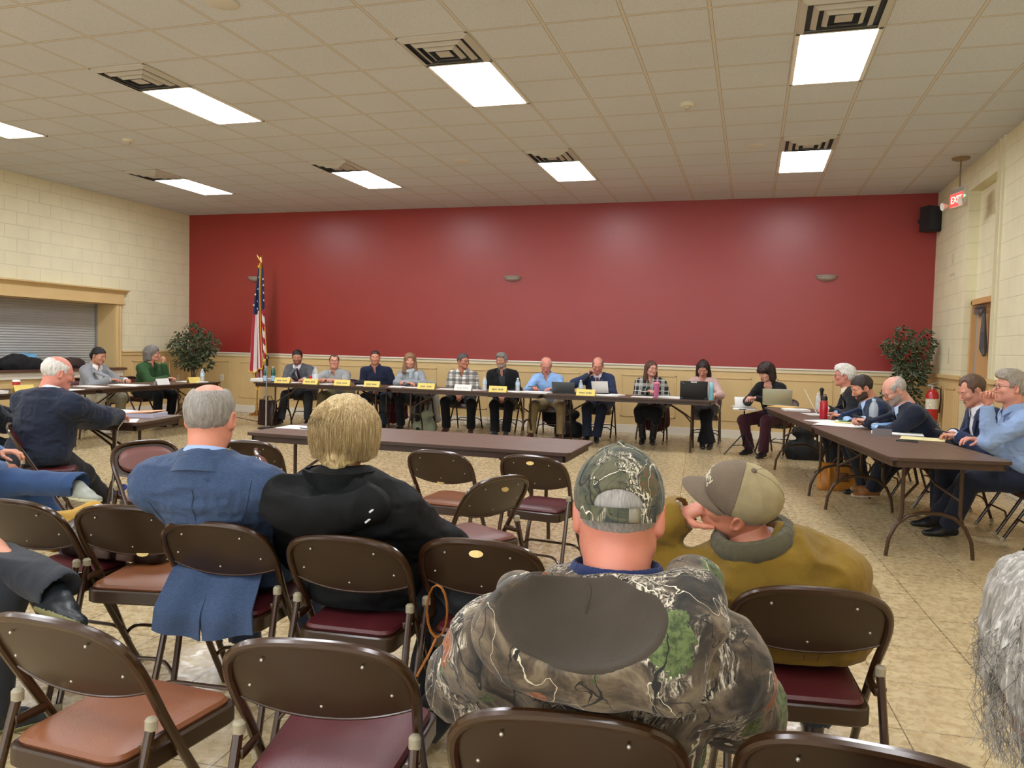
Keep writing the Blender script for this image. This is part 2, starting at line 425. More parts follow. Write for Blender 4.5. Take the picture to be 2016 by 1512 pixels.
def hair_field(style,t=.010,h=.004):
    base=[ell((0,-.014,.030),(.077,.099,.089))]
    if style in('short','receding','bald','buzz','thick','swept','thin'):
        tt={'short':t,'receding':t*.8,'bald':.006,'buzz':.004,'thick':t*1.7,'swept':t*1.4,'thin':t}[style]
        ext=[ell((0,.03,.085),(.055,.06,.035))] if style in('thick','swept') else []
        f=Field(base+ext,h,tt,.03)
        f.fn(hairline(HL_SHORT))
        if style=='bald': f.cut([ell((0,.035,.105),(.074,.118,.082))],0,.012); f.plane((0,.055,0),(0,1,0))
        if style=='thin': f.cut([ell((0,-.02,.128),(.060,.088,.046))],0,.008)
        if style=='receding': f.cut([ell((-.045,.085,.085),(.030,.05,.05)),ell((.045,.085,.085),(.030,.05,.05))],0,.01); f.plane((0,.075,0),(0,1,0))
        f.noise(.0026 if style!='buzz' else .0008,(150,150,45)); f.noise(.0022 if style!='buzz' else 0,(55,55,30),seed=4)
        if style in('thick','swept'): f.noise(.005,(60,45,45),seed=3)
        return f
    S=[]
    if style=='bob': S=[cap((-.07,-.02,.02),(-.074,-.015,-.05),.034,.028),cap((.07,-.02,.02),(.074,-.015,-.05),.034,.028),cap((0,-.06,.02),(0,-.065,-.05),.075,.062),ell((0,-.01,.055),(.09,.105,.085))]
    if style=='bangs': S=[cap((-.068,-.01,.02),(-.080,.0,-.095),.034,.030),cap((.068,-.01,.02),(.080,.0,-.095),.034,.030),cap((0,-.06,.02),(0,-.065,-.09),.075,.060),ell((0,-.005,.055),(.088,.105,.082)),cap((-.04,.078,.05),(.04,.078,.05),.022)]
    if style=='long': S=[cap((-.066,-.01,.03),(-.085,-.01,-.17),.030,.038),cap((.066,-.01,.03),(.085,-.01,-.17),.030,.038),cap((0,-.06,.02),(0,-.075,-.17),.075,.075),ell((0,-.01,.05),(.085,.103,.082))]
    if style=='longback': S=[cap((-.066,-.02,.03),(-.078,-.03,-.16),.028,.030),cap((.066,-.02,.03),(.078,-.03,-.16),.028,.030),cap((0,-.06,.02),(0,-.075,-.18),.075,.065)]
    if style=='ponytail': S=[cap((0,-.085,.0),(-.02,-.115,-.03),.040,.036),cap((-.02,-.115,-.03),(-.06,-.10,-.12),.036,.030),cap((-.06,-.10,-.12),(-.07,-.07,-.20),.030,.016)]
    if style=='wavy': S=[cap((-.068,-.02,.02),(-.070,-.03,-.075),.034,.026),cap((.068,-.02,.02),(.070,-.03,-.075),.034,.026),cap((0,-.06,.02),(0,-.075,-.07),.08,.06),ell((0,-.01,.06),(.085,.10,.085))]
    f=Field(base+S,h,.008,.02)
    def face(X,Y,Z):   # keep the face open
        half=np.interp(Z,[-.2,-.06,.0,.05,.075,.1],[.056,.056,.054,.045,.0,-.05] if style!='bangs' else [.056,.056,.054,.044,.0,-.05]) if style!='bangs' else np.interp(Z,[-.2,-.06,.0,.022,.026,.1],[.054,.054,.052,.048,0,-.2])
        side=half-np.abs(X)              # >0 inside the opening
        return np.minimum(side,(Y-.012))+0*X
    f.fn(face)
    if style=='ponytail': f.fn(lambda X,Y,Z:np.where(Y>-.06,(np.interp(Y,[-.06,-.03,-.005,.02,.05,.11],[-.055,-.040,.012,.020,.050,.066])-Z),-.1)+0*X)
    f.noise(.0045,(110,110,22)); f.noise(.004,(40,40,12),seed=2)
    return f
def hand_prims(side,curl=.35,spread=1.0,thumb=.5,point=False):
    """hand frame: +Y towards the fingers, palm faces -Z, side=+1 puts the thumb on -X (a right hand seen from above)"""
    P=[]; s=-side
    P.append(cap((-.024,.022,0),(-.028,.075,0),.014,.012)); P.append(cap((-.008,.015,0),(-.009,.084,.002),.016,.0125))
    P.append(cap((.009,.015,0),(.010,.082,.002),.016,.0125)); P.append(cap((.024,.020,0),(.027,.072,0),.014,.0115)); P.append(cap((0,-.03,0),(0,.03,0),.023,.021,(0,0,1),.8))
    L=[.070,.079,.074,.058]; B=[(s*.029,.080),(s*.0105,.090),(-s*.0095,.087),(-s*.0275,.077)]
    for i,(ln,(bx,by)) in enumerate(zip(L,B)):
        p=A3(bx,by,.0); ang=0.0; ax=(bx*1.6)*spread
        c=curl*(1+.12*i) if not(point and i==0) else .08
        for q,fr,rr in ((0,.45,.0088),(1,.31,.0080),(2,.24,.0070)):
            ang+=c*(.9,1.15,.8)[q]*1.25
            d=A3(ax*.9,math.cos(ang),-math.sin(ang)); d/=np.linalg.norm(d); e=p+d*ln*fr
            P.append(cap(p,e,rr,rr-.0007)); p=e
    p=A3(s*.026,.022,-.004); d1=A3(s*.75,.62,-.30-thumb*.3); d1/=np.linalg.norm(d1); e=p+d1*.042; P.append(cap(p,e,.0135,.0105)); d2=A3(s*(.45-.5*thumb),.85,-.30-thumb*.25); d2/=np.linalg.norm(d2)
    e2=e+d2*.030; P.append(cap(e,e2,.0102,.0090)); e3=e2+(d2+A3(-s*.35*thumb,0,0))*.024; P.append(cap(e2,e3,.0090,.0078))
    return P
def ik(a,c,l1,l2,pole):
    d=c-a; L=np.linalg.norm(d); mx=(l1+l2)*.995
    if L>mx: c=a+d/L*mx; d=c-a; L=mx
    u=d/L; x=(l1*l1-l2*l2+L*L)/(2*L); hgt=math.sqrt(max(l1*l1-x*x,1e-6)); p=pole-u*(pole@u); p/=np.linalg.norm(p)+1e-9
    return a+u*x+p*hgt,c
def frame(y,z):
    y=y/np.linalg.norm(y); x=np.cross(y,z); x/=np.linalg.norm(x)+1e-9; z=np.cross(x,y); return np.stack([x,y,z],1)
def person(label,pos,yaw,top=1.27,hx=0,hy=.10,hyaw=0,hpitch=0,hroll=0,g='m',s=1.0,b=1.0,sw=.185,skin='#c98f74',hair='short',haircol='#2a211c',hairlight=None,hair_t=.010,
           top_style='shirt',col='#8a8f94',shirtcol='#dfe3ea',tiecol=None,pants='#22242a',shoes='#1b1a1a',sole=None,lh=None,rh=None,lcurl=.35,rcurl=.35,lpalm=None,rpalm=None,lfd=None,rfd=None,
           la=None,ra=None,glasses=None,beard=None,zs=.455,cmat=None,pmat=None,lean=0,near=False,fat=1.0,twist=0,stilt=0,lpole=None,rpole=None,off=.012,name='person',skirt=False,legs=True,hs=1.0,custom=None,pelvis=(0,0),coatlong=0,boots=False,lkp=None,rkp=None,neckline=None,scarf=None,sd=.06,lfoot=None,trap=0,wr=None,hw=None,lhw=None,rhw=None,law=None,raw=None):
    cy_,sy_=math.cos(R_(yaw)),math.sin(R_(yaw))
    def W2L(p):
        dx,dy=p[0]-pos[0],p[1]-pos[1]; q=(cy_*dx+sy_*dy,-sy_*dx+cy_*dy); return q+tuple(p[2:])
    if hw: hx,hy=W2L(hw)
    if lhw: lh=W2L(lhw)
    if rhw: rh=W2L(rhw)
    if law: la=W2L(law)
    if raw: ra=W2L(raw)
    root=thing(name,label,'person',(pos[0],pos[1],0),R_(yaw)); T={}
    Pv=A3(pelvis[0],pelvis[1],zs+.085); Hc=A3(hx,hy,top-.118*hs)
    Rh=rot('z',hyaw)@rot('x',-hpitch)@rot('y',hroll)
    Rn=rot('z',hyaw*.4)@rot('x',-hpitch*.45)@rot('y',hroll*.5)
    Nk=Hc+Rn@A3(0,-.045,-.172)*hs
    sp=Nk-Pv; SL=np.linalg.norm(sp); su=sp/SL; Rb=rot('z',twist)
    rx=Rb@A3(1,0,math.tan(R_(stilt))); rx/=np.linalg.norm(rx); fw=np.cross(su,rx)*-1; fw=np.cross(rx,su)*-1; fw=np.cross(su,rx); 
    fw= -fw if fw[1]<0 and abs(twist)<90 else fw
    Rt=np.stack([rx,fw/np.linalg.norm(fw),su],1); Rt[:,0]=np.cross(Rt[:,1],Rt[:,2])
    SR=Nk-su*sd*s+rx*sw-fw*.005; SLh=Nk-su*sd*s-rx*sw-fw*.005
    U,Fo=.285*s,.255*s
    lh=A3(*(lh if lh is not None else (-.13,.40,.755))); rh=A3(*(rh if rh is not None else (.13,.40,.755)))
    EL,WL=ik(SLh,lh,U,Fo,A3(*(lpole or (-.7,-.5,-.6)))); ER,WR=ik(SR,rh,U,Fo,A3(*(rpole or (.7,-.5,-.6))))
    HL=Pv+A3(-.092,0.02,-.012); HR=Pv+A3(.092,0.02,-.012); th,sh=.435*s,.415*s
    la=A3(*(la if la is not None else (-.14,.40,.085))); ra=A3(*(ra if ra is not None else (.14,.40,.085)))
    KL,AL=ik(HL,la,th,sh,A3(*(lkp or (-.15,.6,1)))); KR,AR=ik(HR,ra,th,sh,A3(*(rkp or (.15,.6,1))))
    T.update(root=root,Hc=Hc,Rh=Rh,Nk=Nk,Pv=Pv,su=su,Rt=Rt,SR=SR,SL=SLh,EL=EL,ER=ER,WL=WL,WR=WR,KL=KL,KR=KR,AL=AL,AR=AR,hs=hs)
    at=lambda t,y=0:Pv+sp*t+fw*y
    torso=[ell(Pv+A3(0,-.01,.02),(.172*b,.125,.115)),ell(at(.33,.015*b),(.155*b,.112*b,.14),Rt),ell(at(.62,.008),(.162*(1+(b-1)*.6),.110*b,.16),Rt),
           cap(SLh+rx*.03,SR-rx*.03,.058,.058,su,.9),cap(Nk-su*(.002+trap),SLh*.6+Nk*.4-su*trap*.5,.052,.048),cap(Nk-su*(.002+trap),SR*.6+Nk*.4-su*trap*.5,.052,.048),ell(at(.80,-.02),(.15,.09,.10),Rt)]
    if g=='f': torso+=[ell(at(.62,.085)+rx*.065,(.06,.055,.06)),ell(at(.62,.085)-rx*.065,(.06,.055,.06))]
    neck=[cap(Nk-su*.03,Hc+Rh@A3(0,-.03,-.07)*hs,.060 if g=='m' else .052,.056 if g=='m' else .048)]
    ak=(b-1)*.3+1
    arm=lambda S,E,W:[cap(S,E,.050*ak,.040*ak),cap(E,W,.041*ak,.027)]
    armL,armR=arm(SLh,EL,WL),arm(SR,ER,WR)
    leg=lambda H,K,A:[cap(H,K,.088*ak,.060*ak),cap(K,A,.058*ak,.040)]
    legL,legR=leg(HL,KL,AL),leg(HR,KR,AR)
    hq=.0032 if near else .0036; sm=skin_mat(skin)
    # ---- the body: one mesh of head, neck, trunk, limbs and hands
    V=[];F=[];MI=[];n0=0
    def join(v,f,mi):
        nonlocal n0
        V.append(v); F.append(f+n0); MI.append(mi); n0+=len(v)
    hv,hf=head_mesh(g,fat,hq); c=hv[hf].mean(1)
    lips=((np.abs(c[:,0])<.020)&(c[:,2]<-.0605)&(c[:,2]>-.0825)&(c[:,1]>.0885)).astype(int)
    if beard is not None:
        bz=(c[:,2]<-.028-.5*np.maximum(0,.02-c[:,1]))&(c[:,1]>.0)&(c[:,2]>-.14)&~((np.abs(c[:,0])<.03)&(c[:,2]>-.052))&~((np.abs(c[:,0])>.02)&(c[:,2]>-.045)&(c[:,1]>.05))
        lips=np.where(lips==1,1,np.where(bz,2,0))
    join((Rh@(hv*hs).T).T+Hc,hf,lips)
    fb=Field(torso+neck+armL+armR+(legL+legR if legs else []),.011,-.012,.035,hi=None)
    fb.add(neck,0,.03); fb.add([cap(EL*.55+WL*.45,WL,.036*ak,.027),cap(ER*.55+WR*.45,WR,.036*ak,.027)],0,.01) if top_style in('polo','tee') else None
    cutp=Hc+Rh@A3(0,0,-.10)*hs; fb.plane(cutp,Hc-Nk)
    if top_style in('polo','tee'):
        fb2=Field(armL+armR,.006,0,.03); v,f_=fb2.mesh(); v=relax(v,f_,1); join(v,f_,np.zeros(len(f_),int))
    v,f_=fb.mesh(); v=relax(v,f_,1); join(v,f_,np.zeros(len(f_),int))
    # short neck at fine resolution reaching under the collar
    fn_=Field(neck+[cap(Nk+su*.0,SLh*.5+Nk*.5,.05,.045),cap(Nk+su*.0,SR*.5+Nk*.5,.05,.045)],.005,0,.03); fn_.plane(Hc+Rh@A3(0,0,-.12)*hs,Hc-Nk); v,f_=fn_.mesh(); v=relax(v,f_,1); join(v,f_,np.zeros(len(f_),int))
    for side,E,W,cu,pal,fd in ((-1,EL,WL,lcurl,lpalm,lfd),(1,ER,WR,rcurl,rpalm,rfd)):
        if cu is None: continue
        dirf=A3(*fd) if fd is not None else (W-E)
        if fd is None and pal is None: dirf=dirf*A3(1,1,.15)
        up=A3(*pal) if pal is not None else A3(0,0,1)
        Rf=frame(dirf,up)
        pr=[tr(p,Rf,W,s*.98) for p in hand_prims(side,cu)]
        fh=Field(pr,hq,0,.006); v,f_=fh.mesh(); v=relax(v,f_,1); join(v,f_,np.zeros(len(f_),int))
    bm_=[sm,LIP]+([mat('stubble_'+beard.strip('#'),beard,.8,0,.25,60,.3,200)] if beard else [])
    body=fast_obj('body',np.concatenate(V),np.concatenate(F),bm_,root,np.concatenate(MI)); T['body']=body
    # ---- eyes, brows
    def hp(p): return Rh@(A3(*p)*hs)+Hc
    iris=mat('iris','#2a1c14',.2); lid=hpitch>18
    for sgn in (-1,1):
        mb=MB(); bm=bmesh.new(); bmesh.ops.create_uvsphere(bm,u_segments=14,v_segments=10,radius=1)
        for v_ in bm.verts: v_.co=Vector((v_.co.x*.0125,v_.co.y*.0075,v_.co.z*(.0052 if not lid else .003)))
        mb.bm(bm,c=(sgn*.0325,.0795,.0005 if not lid else -.002))
        mb.cur=1; bm=bmesh.new(); bmesh.ops.create_uvsphere(bm,u_segments=12,v_segments=8,radius=1)
        for v_ in bm.verts: v_.co=Vector((v_.co.x*.0050,v_.co.y*.0035,v_.co.z*(.0050 if not lid else .0028)))
        mb.bm(bm,c=(sgn*.0325,.0845,.0005 if not lid else -.002))
        mb.v=[tuple(hp(q)) for q in mb.v]; mb.build('eye',[EYEW,iris],root,True,0)
        mb=MB(); mb.tube([hp((sgn*x,y,z)) for x,y,z in ((.016,.090,.0165),(.026,.0905,.0205),(.037,.086,.0205),(.047,.077,.0155))],[.0022,.0034,.0032,.0015],6,flat=1.3)
        mb.build('eyebrow',hair_mat(haircol),root)
    # ---- hair
    if hair:
        hf_=hair_field(hair,hair_t,.0036 if near else .0045); V_,F_=hf_.mesh(); V_=relax(V_,F_,1); 
        T['hair']=fast_obj('hair',(Rh@(V_*hs).T).T+Hc,F_,hair_mat(haircol,.35,hairlight),root)
    if glasses:
        mb=MB()
        rr=.0016 if glasses=='dark' else .0011
        for sgn in (-1,1):
            mb.tube([hp((sgn*.033+.021*math.cos(a),.100-.010*(abs(sgn*.033+.021*math.cos(a))/.05)**2,-.003+.0155*math.sin(a)*(1 if abs(math.sin(a))<.9 else .95))) for a in [2*PI*i/16 for i in range(16)]],rr,6,closed=True)
            mb.tube([hp((sgn*.054,.089,.004)),hp((sgn*.074,.07,.006)),hp((sgn*.081,0,.004)),hp((sgn*.081,-.02,-.006))],rr,6)
        mb.tube([hp((-.012,.100,.0)),hp((0,.104,.003)),hp((.012,.100,.0))],rr,6)
        mb.build('spectacles',GLS if glasses=='dark' else GLS2,root)
    # ---- clothes
    hh=.006 if near else .0085; ts=top_style; cm=cmat or cloth('cloth_'+ts+col.strip('#'),col)
    slL,slR=arm(SLh,EL,WL*.93+EL*.07),arm(SR,ER,WR*.93+ER*.07)
    if ts in('polo',): slL=[cap(SLh,SLh*.35+EL*.65,.058*ak,.058*ak)]; slR=[cap(SR,SR*.35+ER*.65,.058*ak,.058*ak)]
    jack=ts in('suit','open','coat'); o=off+(.010 if jack else 0)
    hem=at(-.02)
    fld=Field(torso,hh,o,.04); 
    F0=Field(torso+slL+slR,hh,o,.04)
    if near or jack: pass
    F0.noise(wr or (.004 if not near else .0075),(8,8,15),True,seed=len(label)%7); F0.noise(.0025 if not near else .004,(26,26,34),True,seed=2)
    # cut sleeves' ends
    for E,W in ((EL,WL),(ER,WR)):
        d=(W-E)/np.linalg.norm(W-E)
        F0.cut([cap(W-d*.005+d*.03,W+d*.12,.05)],0,.004) if ts not in('polo','tee') else None
    yfN=F0.front(Nk[0],Nk[2]-.06) or (Nk[1]+.09)
    # neck opening
    axis=(Hc-Nk)/np.linalg.norm(Hc-Nk)
    F0.cut([cap(Nk+axis*((.035 if not near else .02) if jack else .028),Nk+axis*.2,.066 if jack else (.070 if g=='m' else .064),.10)],0,.01)
    if jack: F0.add([cap(SLh+su*.035,SLh*.6+Nk*.4+su*.03,.034,.03),cap(SR+su*.035,SR*.6+Nk*.4+su*.03,.034,.03)],.0,.05)
    zv=None
    def vcut(fl,zbot,w0,depth=.03):
        n=7; 
        for i in range(n):
            t=i/(n-1); p=Nk+su*.01-(Nk-at(zbot))*t
            yy=fl.front(p[0],p[2]); 
            if yy is None: continue
            t2=(i+1)/(n-1); q=Nk+su*.01-(Nk-at(zbot))*min(t2,1); y2=fl.front(q[0],q[2]) or yy
            fl.cut([cap((p[0],yy+.012,p[2]),(q[0],y2+.012,q[2]),max(w0*(1-t),.004)+.012,max(w0*(1-t2),.002)+.012)],0,.004)
    if ts in('suit','open'):
        # lapels
        fr=lambda t,x:(F0.front((Pv+sp*t+rx*x)[0],(Pv+sp*t)[2]) or at(t,.13)[1])
        lap=[]
        vb=.30 if ts=='suit' else .12; xo=.062 if ts=='suit' else .085
        for sgn in (-1,1):
            pts=[]
            for t,x in ((.99,.060),(.86,xo),(.66,xo*.85),(.46,xo*.5),(vb,.012)):
                p=Pv+sp*t+rx*x*sgn; yy=F0.front(p[0],p[2]) or at(t,.12)[1]; pts.append(A3(p[0],yy-.002 if t<.9 else yy-.02,p[2]))
            for i in range(4): lap.append(cap(pts[i],pts[i+1],(.026,.036,.034,.024)[i],(.036,.034,.024,.010)[i],(0,1,0),.25))
        vcut(F0,vb,xo*1.15)
        F0.add(lap,0,.006)
        if ts=='open':
            pass
    elif ts in('shirt','polo') or neckline=='v': vcut(F0,.80,.028)
    elif neckline=='scoop': F0.cut([ell((Nk[0],yfN+.01,Nk[2]-.035),(.085,.06,.06))],0,.01)
    if coatlong: pass
    F0.plane(Pv+A3(0,0,-.06),(0,0,-1))
    if custom: custom('top',F0,T)
    tname={'suit':'jacket','open':'jacket','coat':'jacket','shirt':'shirt','polo':'polo_shirt','tee':'sweater','knit':'sweater'}[ts]
    if neckline=='knit' : tname='sweater'
    T['top']=sdf_obj(tname,F0,cm,root,1); T['F0']=F0
    if jack:
        F1=Field(torso+arm(SLh,EL,WL)+arm(SR,ER,WR),.007,off-.002,.035,lo=A3(-9,-9,Pv[2]-.05))
        F1.cut([cap(Nk+axis*.045,Nk+axis*.2,.062,.09)],0,.008)
        for E,W in ((EL,WL),(ER,WR)):
            d=(W-E)/np.linalg.norm(W-E); F1.cut([cap(W+d*.045,W+d*.12,.05)],0,.004)
        if ts=='open' or tiecol is None: vcut(F1,.84,.022)
        T['F1']=F1; T['shirt']=sdf_obj('shirt',F1,cloth('cloth_in'+shirtcol.strip('#'),shirtcol,.06,.15),root,1)
    if tiecol:
        g_=[]; N_=12
        for i in range(N_):
            t=i/(N_-1); p=Nk+su*.005-(Nk-at(.12))*t; row=[]
            w_=.014 if i==0 else .017+.022*t
            for x in (-1,-.5,0,.5,1):
                yy=F1.front(p[0]+x*w_,p[2]) or p[1]+.1; row.append((p[0]+x*w_,yy+.006+.003*(1-abs(x)),p[2]))
            g_.append(row)
        MB().sheet(g_,.004).build('tie',cloth('tie'+tiecol.strip('#'),tiecol,.2,.1),root)
    # collar
    if ts in('suit','open','shirt','polo') :
        mb=MB(); cc=cloth('cloth_in'+shirtcol.strip('#'),shirtcol,.06,.15) if jack else cm; Rc=frame(np.cross(axis,rx)*-1,axis); 
        Rc=np.stack([rx,np.cross(axis,rx),axis],1)
        G=[]
        kk=1.0 if jack else 1.10; zo=(.014 if near else 0) if jack else .006; fl_=.84 if jack and near else 1
        for zz,rr in ((.008+zo,.074*kk),(.040+zo,.068*kk),(.054+zo,.070*kk),(.042+zo,.082*kk*(.93 if jack and near else 1)),(.010+zo,.093*kk*fl_)):
            row=[]
            for i in range(25):
                a=R_(110+ (320)*i/24 -90+ -0); a=R_(90+20+320*i/24)
                k=abs(i-12)/12; dz=-.030*max(0,k-.75)*4*(1 if rr>.07 else .2)
                row.append(Nk+axis*.0+Rc@A3(rr*math.cos(a),rr*math.sin(a)*1.02,zz+dz))
            G.append(row)
        mb.sheet(G,.003); mb.build('collar',cc,root)
        if jack and near:
            G=[]
            for zz,rr in ((-.02,.080),(.022,.078),(.032,.084),(.026,.092),(-.004,.102),(-.022,.108)):
                row=[]
                for i in range(25):
                    a=R_(140+260*i/24); row.append(Nk+Rc@A3(rr*math.cos(a),rr*math.sin(a),zz-.03*(abs(i-12)/12)**3))
                G.append(row)
            MB().sheet(G,.006).build('jacket_collar',cm,root)
    if scarf:
        fs=Field([cap(Nk+axis*.04+Rt@A3(.075*math.cos(a),.075*math.sin(a)-.005,-.01),Nk+axis*.04+Rt@A3(.075*math.cos(a+.8),.075*math.sin(a+.8)-.005,-.01),.028) for a in np.arange(0,6.3,.8)]+
            [cap((x,(F0.front(x,Nk[2]-.10) or .1)+.004,Nk[2]-.03),(x*1.5,(F0.front(x,Nk[2]-.28) or .1)+.01,Nk[2]-.30),.030,.032,(0,1,0),.45) for x in (-.04,.045)],.006,0,.012)
        fs.noise(.004,(40,40,12),True); sdf_obj('scarf',fs,cloth('scarf'+scarf.strip('#'),scarf,.25,.4),root,1)
    if legs:
        oo=.010
        if skirt: tr_=[cap(HL,KL,.12,.09),cap(HR,KR,.12,.09),cap((HL+HR)/2,(KL+KR)/2,.12,.11),cap(KL,KL-A3(0,-.02,.12),.085,.07),cap(KR,KR-A3(0,-.02,.12),.085,.07)]
        else:
            fl=lambda K,A:[cap(K,A+A3(0,0,.01),.060*ak,.058)]
            tr_=[ell(Pv+A3(0,0,-.0),(.17*b,.125,.10)),cap(HL,KL,.090*ak,.066*ak),cap(HR,KR,.090*ak,.066*ak)]+fl(KL,AL)+fl(KR,AR)
        Fp=Field(tr_,hh,oo if not skirt else 0,.03); Fp.noise(.004,(14,14,14),True,seed=5); Fp.plane(A3(0,0,Pv[2]+.10),(0,0,1))
        for A_,K_ in ((AL,KL),(AR,KR)):
            d=(A_-K_)/np.linalg.norm(A_-K_)
            if not skirt: Fp.cut([cap(A_+d*.035,A_+d*.16,.07)],0,.003)
        T['pants']=sdf_obj('skirt' if skirt else 'trousers',Fp,pmat or cloth('pants'+pants.strip('#'),pants,.1,.2),root,1)
        for A_,K_,sg in ((AL,KL,-1),(AR,KR,1)):
            d=(A_-K_)/np.linalg.norm(A_-K_); fdv=A3(sg*.12,1,0) ; fdv=fdv-d*(fdv@d)*.9; 
            if abs(d[2])>.75: fdv[2]=0
            fdv/=np.linalg.norm(fdv); Rf=frame(fdv,-d if abs(d[2])<.75 else A3(0,0,1)); up=Rf[:,2]
            if lfoot and sg<0: fdv=A3(*lfoot[0]); fdv/=np.linalg.norm(fdv); Rf=frame(fdv,A3(*lfoot[1])); up=Rf[:,2]
            heel=A_-fdv*.035-up*.045; 
            pr=[cap(heel,A_+fdv*.10-up*.052,.034,.036,up,.95),cap(A_+fdv*.08-up*.052,A_+fdv*.175-up*.060,.042,.030,up,.72),cap(A_-up*.005-fdv*.01,A_+fdv*.09-up*.04,.040,.030)]
            if boots: pr.append(cap(A_,A_*.35+K_*.65,.048,.056))
            Fs=Field(pr,.0055,0,.02); Fs.plane(A_-up*.080,-up)
            so=sdf_obj('boot' if boots else 'shoe',Fs,mat('shoe'+shoes.strip('#'),shoes,.4,0,.1,20,.15,80),root,1)
            if sole:
                Fs.F=Fs.F-.002; Fs.plane(A_-up*.062,up); sdf_obj('sole',Fs,mat('sole'+sole.strip('#'),sole,.7),so,2)
            if not boots and not skirt:
                mb=MB(); mb.tube([A_-up*.02,A_*.85+K_*.15],[.037,.04],12); mb.build('sock',mat('sock','#1a1b20',.9),root)
    return T
# ------------------------------------------------------------------ the room
T_=.6096; XR=2.576; XL=XR-13.26; D=13.17; H=3.822; RZ=1.15; YB=-5.0
GX0=XR-.835*T_            # first ceiling grid line from the right wall
LY2=D-2.99*T_; LY1=LY2-6*T_
def block_wall(name,col,axis):
    t=NT(name); br=t.n('TexBrick',Scale=1.0); br.inputs['Mortar Size'].default_value=.008; br.inputs['Mortar Smooth'].default_value=.6; br.inputs['Brick Width'].default_value=.406; br.inputs['Row Height'].default_value=.203
    sp=t.n('SeparateXYZ'); t.l(t.tc.outputs['Object'],sp.inputs[0]); cb=t.n('CombineXYZ'); t.l(sp.outputs['Y' if axis=='x' else 'X'],cb.inputs[0]); t.l(sp.outputs['Z'],cb.inputs[1])
    t.l(cb.outputs[0],br.inputs['Vector']); c=srgb(col)
    n=t.noise(t.tc.outputs['Object'],3,4); r=t.ramp(n,[(.3,tuple(x*.95 for x in c[:3])+(1,)),(.7,tuple(min(1,x*1.04) for x in c[:3])+(1,))])
    o=t.mix(t.math('MULTIPLY',br.outputs['Fac'],.28),r.outputs[0],tuple(x*.6 for x in c[:3])+(1,)); t.l(o,t.b.inputs['Base Color']); t.b.inputs['Roughness'].default_value=.6
    h=t.math('SUBTRACT',t.math('MULTIPLY',t.noise(t.tc.outputs['Object'],90,3),.15),br.outputs['Fac']); t.bump(h,.5,.006); return t.m
M_block=block_wall('painted_block_side','#e4dcb8','x')
def m_red():
    t=NT('red_paint'); c=srgb('#942f28'); br=t.n('TexBrick',Scale=1.0); br.inputs['Mortar Size'].default_value=.006; br.inputs['Mortar Smooth'].default_value=.8; br.inputs['Brick Width'].default_value=.406; br.inputs['Row Height'].default_value=.203
    sp=t.n('SeparateXYZ'); t.l(t.tc.outputs['Object'],sp.inputs[0]); cb=t.n('CombineXYZ'); t.l(sp.outputs['X'],cb.inputs[0]); t.l(sp.outputs['Z'],cb.inputs[1]); t.l(cb.outputs[0],br.inputs['Vector'])
    r=t.ramp(t.noise(t.tc.outputs['Object'],2,4),[(.3,tuple(x*.95 for x in c[:3])+(1,)),(.7,c)]); t.l(r.outputs[0],t.b.inputs['Base Color']); t.b.inputs['Roughness'].default_value=.36
    h=t.math('SUBTRACT',t.math('MULTIPLY',t.noise(t.tc.outputs['Object'],120,3),.5),t.math('MULTIPLY',br.outputs['Fac'],.15)); t.bump(h,.25,.004); return t.m
M_red=m_red(); M_wains=mat('wainscot_paint','#d3b57e',.5,0,.04,3,.05,60); M_trimw=mat('white_trim','#ded6c4',.45); M_railw=mat('rail_paint','#d9c8a2',.45)
def m_ceiling():
    t=NT('ceiling_tile'); sp=t.n('SeparateXYZ'); t.l(t.tc.outputs['Object'],sp.inputs[0])
    def line(axis,off):
        f=t.math('FRACT',t.math('MULTIPLY',t.math('SUBTRACT',sp.outputs[axis],off),1/T_)); return t.math('MINIMUM',f,t.math('SUBTRACT',1,f))
    dx=line('X',GX0); dy=line('Y',LY2); e=t.math('MINIMUM',dx,dy); g=t.math('LESS_THAN',e,.019); sh=t.math('LESS_THAN',e,.026)
    v=t.tc.outputs['Object']; n1=t.noise(v,130,3,.6); c=srgb('#cfd1d3')
    base=t.ramp(n1,[(.34,tuple(x*.72 for x in c[:3])+(1,)),(.5,c)]); big=t.ramp(t.noise(v,1.1,2),[(.3,(.95,.95,.95,1)),(.7,(1,1,1,1))])
    o=t.mix(1,base.outputs[0],big.outputs[0],'MULTIPLY'); o=t.mix(sh,o,'#93887a'); o=t.mix(g,o,'#cbc2b4'); t.l(o,t.b.inputs['Base Color']); t.b.inputs['Roughness'].default_value=.8
    h=t.math('ADD',t.math('MULTIPLY',n1,.3),t.math('MULTIPLY',sh,.5)); t.bump(h,.4,.006); return t.m
